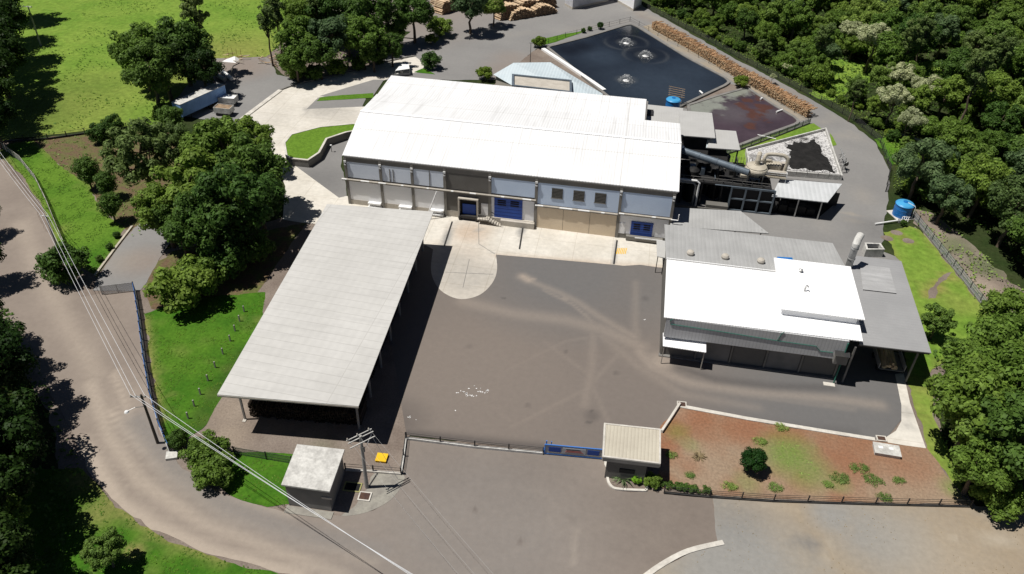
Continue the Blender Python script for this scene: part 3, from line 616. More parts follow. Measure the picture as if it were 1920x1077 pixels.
def door(px0, px1, pxb, pyb, ztop, z0, louv=True):
    x0, _ = fz(*px0); x1, _ = fz(*px1)
    d = panel('door',x0,x1,z0,ztop,'blue',.2)
    m_ = MB(); n = 6
    for k in range(1,n): m_.box(x0,x1,FY-.215,FY-.19,z0+(ztop-z0)*k/n-.02,z0+(ztop-z0)*k/n+.02)
    m_.build('door_joint','navy',d)
    if louv:
        w = x1-x0
        for cxx in (.27,.73):
            for k in range(3):
                zz = ztop-.35-k*.42
                m_ = MB(); m_.box(x0+w*(cxx-.15),x0+w*(cxx+.15),FY-.235,FY-.19,zz-.24,zz); m_.build('louvre','black',d)
    return d
door((928,363),(981,367),0,0,ZL-.35,.95)
door((1184,418),(1225,421),0,0,3.35,.75)
panel('side_door',*fz(902.7,384)[:1],fz(915.7,385)[0],1.1,3.5,'whitepaint',.14)
panel('side_door',*fz(1160,432)[:1],fz(1171,434)[0],.75,2.8,'wallwhite',.14)
for px in (1036.5,1077.5,1118.5):
    x, _ = fz(px,350); w = panel('window',x,x+1.85,6.15,8.0,'glass',.1)
    m_ = MB()
    for k in range(7): m_.box(x,x+1.85,FY-.13,FY-.09,6.2+k*.27,6.26+k*.27)
    m_.build('louvre','greypanel',w)
    m_ = MB(); m_.box(x-.1,x+1.95,FY-.15,FY,6.03,6.13); m_.build('sill','beam',w)
# truck dock with seal, steps
x0, _ = fz(862,376); x1, _ = fz(896.5,379)
dk = MB(); dk.box(x0,x1,FY-.18,FY,.2,4.05); dk = dk.build('dock_opening','black',mw)
m_ = MB(); m_.box(x0-.15,x0+.1,FY-.8,FY,.3,4.2); m_.box(x1-.1,x1+.15,FY-.8,FY,.3,4.2); m_.box(x0-.15,x1+.15,FY-.8,FY,4.2,4.4); m_.build('dock_frame','base',dk)
m_ = MB(); m_.box(x0+.55,x1-.35,FY-.3,FY,1.1,3.1); m_.build('dock_door','blue',dk)
m_ = MB(); m_.box(x0+.3,x1-.2,FY-.9,FY,.55,1.05); m_.box(x0,x0+.3,FY-1.0,FY-.5,.2,.9); m_.box(x1-.3,x1,FY-1.0,FY-.5,.2,.9); m_.build('dock_leveller','dark',dk)
x0, _ = fz(898,405); x1, _ = fz(936,410)
st = MB(); st.box(x0,x0+2.0,FY-1.5,FY,.9,1.02)
for k in range(5): st.box(x0+2.0+k*.42,x0+2.0+(k+1)*.42,FY-1.5,FY,.9-.18*(k+1),1.0-.18*(k+1))
st = st.build('stairs','base',mw)
m_ = MB()
for yy in (FY-1.5,FY-.1):
    m_.bar((x0,yy,2.0),(x0+2,yy,2.0),.07,.07); m_.bar((x0+2,yy,2.0),(x0+4.3,yy,1.0),.07,.07); m_.bar((x0,yy,1.5),(x0+2,yy,1.5),.05,.05)
    for k in range(10):
        xx = x0+k*.47; zt = 2.0 if xx < x0+2 else 2.0-(xx-x0-2)*.43
        m_.bar((xx,yy,max(.0,zt-1.2)),(xx,yy,zt),.05,.05)
m_.build('handrail','beam',st)
m_ = MB(); xa,_ = fz(940,420); xb,_ = fz(1003,420); m_.box(xa,xb,FY-1.0,FY-.42,0,1.05); m_.build('loading_ledge','base',mw)
m_ = MB(); xa,_ = fz(1172,455); xb,_ = fz(1240,460); m_.box(xa,xb,FY-.8,FY-.16,.0,.7); m_.build('loading_ledge','beam',mw)
m_ = MB(); m_.box(xa+1.5,xb,FY-.9,FY-.82,.55,.75); m_.build('ledge_rail','whitepaint',mw)
# ------------------------------------------------------------------ pale blue hip roofed building behind
pb = thing('blue_grey_building', 'low building with pale blue hipped roof between the factory hall and the pond', 'building', P(1040,190))
z = 4.5
a,b,c,d = P(925,140,3.6),P(963,118,z),P(1032,117,z),P(1130,176,3.6)
m_ = MB(); e,f_ = P(985,175,3.6),P(1130,200,3.6)
hp = P(1000,150,4.9)
m_.add([a,b,c,d,f_,e,P(1003,140,5.0),P(1075,152,4.8)],[(0,1,6),(0,6,5),(1,2,7,6),(2,3,7),(3,4,7),(6,7,4,5)])
m_.build('roof','blueroof',pb)
m_ = MB(); m_.prism([(q.x,q.y) for q in (P(930,141,3.5),P(964,121,3.5),P(1030,120,3.5),P(1122,176,3.5),P(1110,195,3.5),P(985,178,3.5))],0,3.5); m_.build('wall','base',pb)
q = [P(962,140,5.3),P(1070,151,5.3),P(1070,172,5.3),P(962,160,5.3)]
fr = MB(); fr.strip([(p.x,p.y) for p in q],.5,4.2,5.35,True); fr = fr.build('roof_parapet','duct',pb)
m_ = MB(); m_.add([P(964,142,5.05),P(1068,153,5.05),P(1068,172,5.05),P(964,160,5.05)],[(0,1,2,3)]); m_.build('inner_roof','base',fr)
# ------------------------------------------------------------------ roofs of the process area behind the hall
pr_ = thing('process_plant', 'dark steel process plant under flat grey roofs beside the right end of the hall', 'industrial plant', P(1340,385))
def roofpx(pts, z, th=.18): return MB().slab([P(x,y,zz) for (x,y),zz in zip(pts, z if isinstance(z,(list,tuple)) else [z]*4)][::-1], th)
roofpx([(1212,196),(1281,203),(1276,234),(1212,228)],7.0).build('roof','lightgreyroof',pr_)
m_ = MB(); a = P(1213,212,7.03); m_.rbox((a.x+.6,a.y),1.3,2.4,7.02,7.3); m_.build('roof_hatch','dark',pr_)
roofpx([(1273,207),(1335,212),(1341.5,259),(1275,254)],8.2).build('roof','lightgreyroof',pr_)
roofpx([(1339,243),(1380,246),(1388,281.5),(1325,277)],7.0).build('roof','lightgreyroof',pr_)
roofpx([(1326,262),(1341,260),(1345,279),(1324,277)],6.7,.1).build('roof','blueroof',pr_)
m_ = MB()
for q in ((1281,256),(1338,260),(1330,279),(1384,282)):
    b_ = P(*q,6.8); MB().bar((b_.x,b_.y+.3,0),(b_.x,b_.y+.3,6.8),.25,.25).build('column','dark',pr_)
for x_ in (11,14.5,18,21.5,25): MB().bar((x_,129.5,0),(x_,129.5,5.2),.28,.28).build('column','dark',pr_); MB().bar((x_,135.5,0),(x_,135.5,5.2),.25,.25).build('column','dark',pr_)
m_ = MB(); m_.box(9.9,26.5,129,136.5,4.6,4.85); m_.build('platform','nearblack',pr_); MB().box(9.9,19,136.5,146,5.2,5.4).build('platform','nearblack',pr_)
m_ = MB(); m_.box(10,26,137,137.3,0,4.5); m_.box(10,10.3,130,146,0,5); m_.build('wall','dark',pr_)
MB().box(10,15,149,149.5,0,6.6).build('rear_wall','beam',pr_)
# front frame of dark bays
m_ = MB(); fy = 128.6; xa = P(1362,380).x; xb = P(1440,388).x
for k in range(4): x_ = xa+(xb-xa)*k/3; m_.box(x_-.15,x_+.15,fy-.15,fy+.15,0,4.9)
for zz in (.2,2.5,4.75): m_.box(xa,xb,fy-.12,fy+.12,zz-.12,zz+.12)
m_.box(xa-3,xb,fy-.12,fy+.12,4.85,4.95); m_.build('bay_frame','duct',pr_)
m_ = MB(); m_.box(xa,xb,fy+.4,fy+1,0,4.6); m_.build('bay_infill','black',pr_)
m_ = MB(); m_.box(9.8,xa-.3,126.8,127.0,0,1.0); m_.box(xa-4,xa-.2,127,128.4,0,1.6); m_.build('low_wall','greypanel',pr_)
m_ = MB()
for k in range(9): m_.bar((11+k*1.7,129,4.85),(11+k*1.7,129,5.9),.06,.06)
m_.bar((10,129,5.9),(26,129,5.9),.06,.06); m_.bar((10,129,5.4),(26,129,5.4),.05,.05)
for k in range(10): m_.bar((19+k*.5,137.8,4.85),(19+k*.5,137.8,6.2),.06,.06)
m_.build('platform_rail','greywall',pr_)
def vtank(name, c, r, h, mat, lab, cat='tank', parent=None, z0=0):
    m_ = MB().lathe((c[0],c[1],z0),[(r,0),(r,h),(r*.55,h+.35),(.02,h+.5)],24)
    if parent: return m_.build(name,mat,parent,smooth=False)
    o = m_.build(name,mat,None,(c[0],c[1],z0)); return tag(o,lab,cat)
for q,r,h in (((1318,310),1.3,6.5),((1345,318),1.1,5.8),((1300,325),1.0,6.2)):
    b_ = P(*q,5.5); m_ = MB().lathe((b_.x,b_.y,0),[(r,0),(r,h),(r*.5,h+.4),(.02,h+.5)],20); m_.build('vessel','nearblack',pr_)
m_ = MB(); a = P(1350,300,1.2); m_.lathe((a.x,a.y,0),[(1.9,0),(1.9,2.2),(1.7,2.3),(.1,2.5)],20); m_.build('vessel','nearblack',pr_)
for k in range(16):
    x_ = random.uniform(11,25); y_ = random.uniform(130,136); h_ = random.uniform(.5,1.6); w_ = random.uniform(.4,1.1)
    MB().box(x_,x_+w_,y_,y_+w_,4.85,4.85+h_).build('machine',random.choice(['nearblack','nearblack','dark','duct','greypanel']),pr_)
for k in range(9):
    x_ = random.uniform(11,25); y_ = random.uniform(129.5,136); l_ = random.uniform(1.5,6); r_ = random.uniform(.07,.18); z_ = random.uniform(5.2,6.4)
    MB().path([(x_,y_,4.9),(x_,y_,z_),(x_+(l_ if k%2 else 0),y_+(0 if k%2 else l_*.5),z_),(x_+(l_ if k%2 else 0),y_+(0 if k%2 else l_*.5),4.9)],r_,7).build('pipe',random.choice(['dark','duct','steel','nearblack']),pr_)
# big inclined duct, cyclone and fans
dz = 7.2
dc = thing('inclined_duct', 'long blue grey duct running slanting from the hall to the cream cyclone', 'duct', P(1340,305))
m_ = MB(); a, b = P(1272,280,8.6), P(1404,324,7.4); m_.tube(a,b,.6,n=16); m_.build('tube','duct',dc)
m_ = MB(); e = a+(b-a)*.06; m_.bar(e+Vector((-1.2,-.9,.3)),e+Vector((.1,.2,.75)),.3,.3); m_.build('bracket','whitepaint',dc)
m_ = MB()
for t_ in (.3,.55,.8): q = a+(b-a)*t_; m_.tube(q-(b-a).normalized()*.1,q+(b-a).normalized()*.1,.67,n=16)
m_.build('flange','duct',dc)
m_ = MB(); q = a+(b-a)*.6; m_.bar((q.x,q.y,0),(q.x,q.y,q.z-.6),.2,.2); m_.build('support','dark',dc)
cy = thing('cyclone', 'cream dust cyclone with snail housing at the end of the long duct', 'cyclone', P(1420,355))
q = P(1418,316,7.4)
m_ = MB().lathe((q.x,q.y,4.9),[(.35,0),(.9,1.4),(1.75,2.2),(1.75,3.0),(1.2,3.15),(.6,3.3),(.6,3.4)],28); m_.build('cone','cream',cy)
m_ = MB()
for i in range(1): m_.path([(q.x+math.cos(t_)*1.55,q.y+math.sin(t_)*1.55,7.3) for t_ in np.linspace(math.pi,math.pi*2.9,22)],.5,12); 
m_.build('snail_housing','cream',cy)
m_ = MB(); m_.path([(q.x,q.y,8.2),(q.x,q.y,9.0),(q.x+.05,q.y+.3,9.7),(q.x+.2,q.y+1.0,9.9)],.42,12); m_.build('outlet_pipe','cream',cy)
m_ = MB()
for dx in (-1.3,1.3):
    for dy in (-1.2,1.2): m_.bar((q.x+dx,q.y+dy,0),(q.x+dx,q.y+dy,7.0),.16,.16)
m_.build('legs','cream',cy)
fs = thing('fan_skid', 'cream fan and motor skid with ladders standing on the plant platform', 'fan unit', P(1450,360))
q = P(1448,325,5.2)
m_ = MB().box(q.x-2.6,q.x+2.4,q.y-1.6,q.y+1.9,5.0,5.25); m_.box(q.x-5.8,q.x-2.8,q.y-2.6,q.y-1.9,5.0,5.5); m_.build('deck','cream',fs)
m_ = MB().box(q.x-1.4,q.x+1.2,q.y-.4,q.y+1.4,5.3,6.9)
for k in range(5): m_.box(q.x-1.2+k*.5,q.x-1.05+k*.5,q.y-.5,q.y+1.5,6.9,7.0)
m_.build('housing','cream',fs)
m_ = MB().tube((q.x-2.3,q.y-.9,5.9),(q.x+2.2,q.y-.9,5.9),.38,n=14); m_.tube((q.x+1.7,q.y+.6,5.3),(q.x+1.7,q.y+.6,7.2),.5,n=14); m_.tube((q.x-2.0,q.y+.5,5.3),(q.x-2.0,q.y+.5,6.6),.4,n=14); m_.build('motor','base',fs)
m_ = MB()
for dx in (-2.5,2.3):
    for dy in (-1.5,1.8): m_.bar((q.x+dx,q.y+dy,0),(q.x+dx,q.y+dy,6.1),.1,.1)
    m_.bar((q.x+dx,q.y-1.5,6.1),(q.x+dx,q.y+1.8,6.1),.08,.08)
for dy in (-1.5,1.8): m_.bar((q.x-2.5,q.y+dy,6.1),(q.x+2.3,q.y+dy,6.1),.08,.08); m_.bar((q.x-2.5,q.y+dy,5.7),(q.x+2.3,q.y+dy,5.7),.06,.06)
m_.build('guard_rail','whitepaint',fs)
for k in range(7):
    x_ = q.x-2.4+k*.75; y_ = q.y-1.4+random.uniform(0,2.6); MB().tube((x_,y_,5.2),(x_,y_,5.2+random.uniform(.6,1.5)),random.uniform(.08,.22),n=8).build('valve',random.choice(['cream','base','steel','dark']),fs)
MB().path([(q.x-3.4,q.y+.4,7.0),(q.x-2.0,q.y+.6,7.3),(q.x-.6,q.y+.9,7.2),(q.x-.4,q.y+.9,6.8)],.26,10).build('pipe','cream',fs)
ar = [P(1432,318,6.0),P(1433,300,8.2),P(1436,292,8.9),P(1444,289.5,9.1),P(1464,291,9.1),P(1473,294,8.9),P(1477,303,8.1),P(1465,335,4.6)]
ar = [tuple(v) for v in ar]
m_ = MB().path(smooth_poly(ar,4,False),.32,14); o = m_.build('arched_pipe','cream',None,P(1465,345)); tag(o,'thick cream pipe bent into an arch beside the sludge bed','pipe')
# twin pale pipes leaving the hall
tp = thing('pipe_pair', 'pair of pale pipes leaving the hall end and turning down to the ground', 'pipe', P(1300,387))
for k,(dx,dz_) in enumerate(((0,0),(-.55,-.6))):
    a = P(1272,336,5.3); b = P(1312,340,5.3)
    m_ = MB().path([(a.x,b.y-dx*.4,5.3+dz_),(b.x+dx-.5,b.y-dx*.4,5.3+dz_),(b.x+dx,b.y-dx*.4,4.9+dz_),(b.x+dx,b.y-dx*.4,.0)],.2,10); m_.build('pipe','steel' if k else 'whitepaint',tp)
# ------------------------------------------------------------------ sludge drying bed and lean-to
bed = W([(1404,322),(1398,288),(1546,249),(1576,338),(1474,330)])
db = thing('drying_bed', 'walled drying bed of white gravel with a heap of black sludge', 'drying bed', (bed[0][0],bed[0][1],0))
MB().strip(bed,.28,0,1.1,True).build('wall','slab',db)
def sl(xy): 
    f = blobs([(P2(1415,300),1.2,.8),(P2(1437,302),1.2,.8),(P2(1507,265),1.0,.8),(P2(1492,272),.8,.5),(P2(1530,262),.6,.4),(P2(1468,300),1.2,.6)])(xy)
    n = np.array([mnoise.fractal((x*.6,y*.6,5.1),.8,2.1,4) for x,y in xy]); return np.clip(f+n*.6-.1,0,1)*(f>0)
me_o = sheet('gravel_fill', bed, .55, 'whitegravel', 0, 1, .5, dict(dark=sl)); me_o.parent = db; me_o.location = (-bed[0][0],-bed[0][1],0); del me_o['kind']
heap = densify(W([(1478,290),(1472,280),(1490,273),(1510,270),(1524,266),(1535,280),(1548,300),(1560,322),(1562,328),(1480,319)]), .22, .8)
m_ = MB(); n = len(heap); hc = Vector((sum(p[0] for p in heap)/n,sum(p[1] for p in heap)/n))
vs = []; 
for k,(s_,zz) in enumerate(((1,.56),(.85,.72),(.6,.85),(.3,.92))):
    for i,p in enumerate(heap):
        v = hc+(Vector(p)-hc)*(s_*(1+.05*mnoise.noise((p[0],p[1],k*3.0)))); vs.append((v.x,v.y,zz+(0 if k == 0 else .12*mnoise.noise((v.x*1.3,v.y*1.3,2)))))
fs_ = [(k*n+i,k*n+(i+1)%n,(k+1)*n+(i+1)%n,(k+1)*n+i) for k in range(3) for i in range(n)]+[tuple(range(3*n,4*n))]
m_.add(vs,fs_); o = m_.build('sludge_heap','sludge',None,(hc.x,hc.y,.56),smooth=True); tag(o,'heap of black sludge spread on the white gravel of the drying bed','sludge')
m_ = MB(); a, b = P(1472,326,1.1), P(1574,336,1.1)
for k in range(6): q = a+(b-a)*k/5; m_.bar((q.x,q.y,1.1),(q.x,q.y,2.0),.07,.07)
m_.bar(a+Vector((0,0,.9)),b+Vector((0,0,.9)),.07,.07); m_.bar(a+Vector((0,0,.45)),b+Vector((0,0,.45)),.05,.05); m_.build('rail','greywall',db)
sh = thing('lean_to_shelter', 'open lean-to shelter with a pale corrugated roof in front of the sludge bed', 'shelter', P(1500,390))
q = [P(1462,336,4.3),P(1579,345,4.3),P(1552,379.5,3.9),P(1447,368,3.9)]
MB().slab(q[::-1],.15).build('roof',surf('shelter_roof',(.56,.575,.585),(.50,.515,.52),.3,fine=.05,rib=(.8,0,.03),lines=(.8,50,(.9,.9,.9),.05,0)),sh)
for v in (q[2]+Vector((-.8,.4,0)),q[3]+Vector((.5,.4,0)),q[1]+Vector((-.7,-.4,0)),q[0]+Vector((.5,-.4,0)),(q[2]+q[3])/2+Vector((0,.4,0))):
    MB().bar((v.x,v.y,0),(v.x,v.y,3.8),.2,.2).build('post','steel',sh)
MB().bar((q[0].x,q[0].y-.5,1.3),(q[1].x,q[1].y-.5,1.3),.2,2.6).build('back_wall','dark',sh)  # dark wall added to deepen the shade under the roof
m_ = MB()
for k in range(5): v = q[3]+(q[2]-q[3])*(.12+.17*k); m_.box(v.x-.7,v.x+.7,v.y+1.5,v.y+3.2,0,1.2+.3*(k%2))
o = m_.build('machine_row','nearblack',sh); MB().prism([(v.x,v.y) for v in (q[0]+Vector((.5,-.6,0)),q[1]+Vector((-.6,-.6,0)),q[2]+Vector((-.6,.8,0)),q[3]+Vector((.5,.8,0)))],0,.08).build('floor','nearblack',sh)  # black floor paints the shade under the roof onto the ground
ps = thing('pipe_stand', 'spindly galvanised pipe stand at the road edge by the sludge bed', 'pipe stand', P(1578,330))
b_ = P(1577,325)
m_ = MB()
for dx,dy in ((0,0),(.9,1.6),(-.2,3.2)): m_.tube((b_.x+dx,b_.y+dy,0),(b_.x+dx*.6,b_.y+dy,2.6),.09)
for k in range(4): m_.tube((b_.x-.3,b_.y+k*1.4,1.6+.2*(k%2)),(b_.x+.8,b_.y+k*1.4+.8,2.2-.3*(k%2)),.08)
m_.tube((b_.x+.1,b_.y,2.6),(b_.x+.2,b_.y+6,2.4),.1); m_.build('frame','steel',ps)
m_ = MB(); m_.lathe((b_.x+.9,b_.y+1.6,1.0),[(.35,0),(.45,.3),(.35,.7)],12); m_.build('valve','dark',ps)
m_ = MB(); a = P(1437,262); c = P(1453,268); m_.path([(a.x-2,a.y,.9),(c.x,c.y,.9),(c.x,c.y,0)],.09); o = m_.build('standpipe','whitepaint',None,c); tag(o,'thin white standpipe on the grass strip above the sludge bed','pipe')
# low grey canopy between hall and boiler house
lk = thing('link_canopy', 'low grey corrugated canopy linking the hall to the boiler house', 'canopy', P(1330,440))
MB().slab([P(1262,389,4.6),P(1389,396,4.6),P(1442,438,4.2),P(1256,424,4.2)][::-1],.15).build('roof','greyroof',lk)
for v in (P(1386,400,4.4),P(1428,432,4.2),P(1270,395,4.4)): MB().bar((v.x,v.y,0),(v.x,v.y,4.3),.18,.18).build('post','steel',lk)
# ------------------------------------------------------------------ boiler house on the right
BY = min(P(1245,595,7.6).y,P(1618,640,7.6).y)+.04
bh = thing('boiler_house', 'boiler house with bright white front roof, right of the yard', 'building', (20,BY,0))
zf, zr = 7.6, 8.8
fl, frr = P(1245,595,zf), P(1618,640,zf)
rl, rr = P(1253,486,zr), P(1612,524,zr)
bl, br = P(1247,421,7.6), P(1561,456,7.6)
x0, x1 = fl.x, frr.x
yr = (rl.y+rr.y)/2; yb = (bl.y+br.y)/2
MB().slab([(x0,fl.y,zf),(x1,frr.y,zf),(x1+.1,yr,zr),(x0,yr,zr)],.14).build('front_roof','whiteroof2',bh)
xg = br.x; xg2 = P(1592,500,zr).x
g_ = MB(); g_.slab([(x0-.1,yr-.4,zr+.02),(xg2,yr-.4,zr+.02),(xg,br.y,7.6),(bl.x-.1,bl.y,7.6)],.14); g_.build('rear_roof','greyroof',bh)
wl = MB(); wl.hexa([(x0+.4,BY+.35,4.3),(x1-1.7,BY+.35,4.3),(x1-1.7,yr,4.3),(x0+.4,yr,4.3),(x0+.4,BY+.35,7.4),(x1-1.7,BY+.35,7.4),(x1-1.7,yr,8.6),(x0+.4,yr,8.6)])
wl.box(x0+.4,x1-1.7,BY+1.2,yr,0,4.3); wl.hexa([(x0+.4,yr,0),(xg2-.3,yr,0),(xg-.3,yb-.4,0),(x0+.4,yb-.4,0),(x0+.4,yr,8.6),(xg2-.3,yr,8.6),(xg-.3,yb-.4,7.4),(x0+.4,yb-.4,7.4)])
wl.build('wall','greypanel',bh)
MB().box(x0+.4,x1-1.7,BY,BY+.3,4.2,7.45).build('upper_cladding', surf('corrugated_cladding',(.56,.565,.57),(.51,.515,.52),.3,fine=.06,rib=(.45,0,.003),lines=(.45,50,(.85,.85,.85),.06,0)),bh)
m_ = MB()
for k in range(6): xx = x0+.6+(x1-2.3-x0)*k/5; MB().box(xx-.12,xx+.12,BY+.95,BY+1.2,0,4.2).build('wall_pier','beam',bh)
for k in range(5):
    xx = x0+.6+(x1-2.3-x0)*k/5; w = (x1-2.3-x0)/5
    MB().box(xx+.2,xx+w-.2,BY+1.08,BY+1.25,.25,4.1).build('wall_panel', 'greywall' if k%2 else 'greypanel', bh)
m_ = MB(); m_.box(x0+.3,x1-1.6,BY+.6,BY+1.25,0,.18); m_.build('plinth','greywall',bh)
# raised monitor roof
ra, rb_, rc, rdd = P(1465,580,9.0), P(1622,600,9.0), P(1612,502,9.25), P(1455,489.5,9.25)
MB().slab([ra,rb_,(rb_.x,rc.y,9.25),(ra.x,rc.y,9.25)],.14).build('raised_roof','whiteroof2',bh)
MB().hexa([(ra.x+.2,ra.y+.25,7.9),(rb_.x-.8,ra.y+.25,7.9),(rb_.x-.8,rc.y-.2,8.2),(ra.x+.2,rc.y-.2,8.2),(ra.x+.2,ra.y+.25,8.9),(rb_.x-.8,ra.y+.25,8.9),(rb_.x-.8,rc.y-.2,9.1),(ra.x+.2,rc.y-.2,9.1)]).build('raised_wall','wallwhite',bh)
for k,q in enumerate(((1294,478),(1359,485),(1426,493))):
    v = P(*q,8.55); m_ = MB().lathe((v.x,v.y,8.2),[(.28,0),(.28,.35),(.5,.45),(.58,.75),(.45,1.0),(.15,1.12)],16); m_.build('turbine_vent','base',bh,smooth=False)
v = P(1501,509,9.3); MB().lathe((v.x,v.y,9.15),[(.2,0),(.2,.4),(.32,.42),(.05,.6)],12).build('roof_vent','steel',bh)
v = P(1509,544,9.3); MB().path([(v.x,v.y,9.0),(v.x,v.y,9.8),(v.x+.15,v.y+.2,10.0),(v.x+.4,v.y,9.8)],.11,10).build('roof_vent','steel',bh)
v = P(1472,489,8.5); MB().rbox((v.x,v.y),2.2,1.1,8.3,8.75,.1).build('skylight','tankblue',bh)
def onwall(x,y,Y): X,Z = PY(x,y,Y); return (X,Y,Z)
def zz(u,v): return (1220+u*.2823, 460+v*.2823)
pip = [onwall(*zz(u,v),BY-.045) for u,v in ((150,492),(132,500),(132,525),(500,580),(850,637),(1100,672),(1125,704),(1210,714))]
MB().path(pip,.045,6).build('pipe','greenpipe',bh)
MB().path([onwall(*zz(u,v),BY-.045) for u,v in ((890,575),(870,590),(842,632))],.045,6).build('pipe','greenpipe',bh)
a = onwall(*zz(1302,730),BY-.2); MB().tube((x1-1.8,BY-.15,7.2),(x1-1.8,BY-.15,.1),.1).build('downpipe','greenpipe',bh)
a = onwall(*zz(1225,715),BY-.1); b = onwall(*zz(1310,655),BY-.1)
o = MB().box(a[0],a[0]+1.7,BY-.7,BY,3.9,5.4).build('duct_box','greywall',bh); MB().slab([(a[0]-.1,BY-.9,5.45),(a[0]+1.8,BY-.9,5.45),(a[0]+1.8,BY,5.7),(a[0]-.1,BY,5.7)],.06).build('box_lid','dark',o)
v = P(1590,736-32); MB().box(x1-3.2,x1-1.7,BY-.9,BY-.2,0,.12).build('drain_kerb','kerb',bh)
# side awning and left small roof
aw = thing('entrance_awning', 'small white corrugated awning over machinery at the front left of the boiler house', 'awning', P(1285,665))
q = [P(1243,624,3.9),P(1324,640,3.9),P(1324,661,3.4),P(1243,649,3.4)]
MB().slab(q[::-1],.1).build('roof','whiteroof2',aw)
for v in (q[3]+Vector((.2,.2,0)),q[2]+Vector((-.2,.2,0))): MB().bar((v.x,v.y,0),(v.x,v.y,3.35),.12,.12).build('post','base',aw)
pm = thing('pump_set', 'dark pump set with blue motors under the small white awning', 'pump', P(1285,672))
b_ = P(1285,664)
MB().box(b_.x-2.6,b_.x+2.4,b_.y-.4,b_.y+1.0,0,.5).build('skid','dark',pm)
for k in range(4): MB().tube((b_.x-2+k*1.2,b_.y-.2,.8),(b_.x-1.3+k*1.2,b_.y-.2,.8),.28,n=12).build('motor','blue',pm)
ls = thing('side_canopy', 'small grey lean-to roof between the hall door and the boiler house', 'canopy', P(1240,490))
MB().slab([P(1231,450,3.6),P(1248,452,3.6),P(1248,484,3.4),P(1232,481,3.4)][::-1],.12).build('roof','lightgreyroof',ls)
for v in (P(1234,479,3.4),P(1246,482,3.4)): MB().bar((v.x,v.y,0),(v.x,v.y,3.35),.12,.12).build('post','dark',ls)
# canopy at the right
cn = thing('side_lean_to', 'wide flat grey canopy against the right side of the boiler house', 'canopy', P(1680,690))
q = [P(1590,478,6.4),P(1690,490,6.4),P(1746.5,662,6.6),P(1612,646,6.6)]
o = sheet('roof', [(p.x,p.y) for p in q], 6.6, 'darkroof', 0, 1, 1, dict(pale=blobs([(P2(1650,510),0,0)])))
bpy.data.objects.remove(o)
M['palesheet'] = surf('pale_sheet',(.36,.36,.36),(.32,.32,.32),.6,fine=.08,streak=((.25,1.5,1),(.45,.45,.45),.48,.8))
rr_o = MB().slab(q[::-1],.14).build('roof','darkroof',cn)
q2 = [P(1612,496,6.62),P(1668,503,6.62),P(1681,550,6.65),P(1618,543,6.65)]
MB().slab(q2[::-1],.015).build('pale_sheet','palesheet',rr_o)
for v in (P(1735,655,6.5),P(1612,655,6.5),P(1687,495,6.4),P(1712,575,6.5)): MB().bar((v.x-.4,v.y+.5,0),(v.x-.4,v.y+.5,6.4),.22,.22).build('post','greywall',cn)
MB().bar((q[3].x,q[3].y+.4,6.2),(q[2].x,q[2].y+.4,6.2),.2,.4).build('beam','dark',cn)
ct = thing('log_trolley', 'wheeled trolley loaded with cut logs in the shade of the grey canopy', 'trolley', P(1667,700))
b_ = P(1667,696)
MB().box(b_.x-1.6,b_.x+1.6,b_.y-.6,b_.y+3.4,.6,.75).build('bed','greywall',ct)
m_ = MB()
for k in range(14): a_ = random.uniform(-1,1); m_.tube((b_.x+a_*1.2,b_.y-.5,.9+random.random()*.9*(1-abs(a_))),(b_.x+a_*1.2,b_.y+3.2,.9+random.random()*.6),.2,n=7)
m_.build('log_load','logcut',ct)
for dx in (-1.7,1.7):
    MB().box(b_.x+dx-.06,b_.x+dx+.06,b_.y-.5,b_.y+3.3,.7,1.6).build('side_rail','base',ct)
    for dy in (0,2.6): MB().tube((b_.x+dx-.12,b_.y+dy,.4),(b_.x+dx+.12,b_.y+dy,.4),.4,n=14).build('wheel','rubber',ct)
# flue
ch = thing('flue_stack', 'leaning looking galvanised flue with an elbow at the corner of the boiler house', 'chimney', P(1592,520))
v = P(1591,500,6.6); 
MB().tube((v.x,v.y,0),(v.x,v.y,10.2),.5,n=18).build('stack','steel',ch)
MB().path([(v.x,v.y,10.2),(v.x,v.y,10.6),(v.x+.2,v.y+.5,11.2),(v.x+.6,v.y+1.3,11.5)],.55,18).build('elbow','slab',ch)
m_ = MB()
for h_ in (3,5.5,8,9.8): m_.tube((v.x,v.y,h_),(v.x,v.y,h_+.18),.57,n=18)
m_.build('flange','steel',ch)
hb = thing('concrete_tank', 'open concrete box tank on the asphalt beside the flue', 'tank', P(1643,470))
q = [P(1623,456,1.6),P(1650,457,1.6),P(1657,467,1.6),P(1626,467,1.6)]
c_ = sum(q,Vector())/4
MB().strip([(p.x,p.y) for p in q],.3,0,1.6,True).build('wall','slab',hb); MB().prism([(p.x,p.y) for p in q],.0,.9).build('contents','black',hb)
# ------------------------------------------------------------------ log shed
sd = thing('log_shed', 'long open sided storage shed with a pale fibre cement roof left of the yard', 'shed', P(560,790))
zs = 6.8
A, B, C_, D = P(407,740,zs), P(672,762,zs), P(813,397,zs), P(613,383,zs)
SR = MB(); SR.slab([A,B,C_,D],.14); SR = SR.build('roof','shedroof',sd)
MB().bar(A+Vector((0,0,-.22)),B+Vector((0,0,-.22)),.08,.2).build('fascia','base',sd)
ux = (B-A).normalized(); uy = (D-A).normalized(); LX = (B-A).length; LY = (D-A).length
def sp(a, b, z): q = A+ux*a+uy*b; return Vector((q.x,q.y,z))
for b in np.linspace(2.6,LY-1.5,8):
    for a in (1.2,LX-1.2):
        MB().bar(sp(a,b,0),sp(a,b,zs-.3),.22,.22).build('post','pole',sd)
    MB().bar(sp(.5,b,zs-.42),sp(LX-.5,b,zs-.42),.15,.3).build('truss','dark',sd)
o = MB().box(*[0]*0) if False else None
MB().bar(sp(1.0,2.4,0.05),sp(1.4,2.4,0.05),.6,.12).build('post_base','kerb',sd)
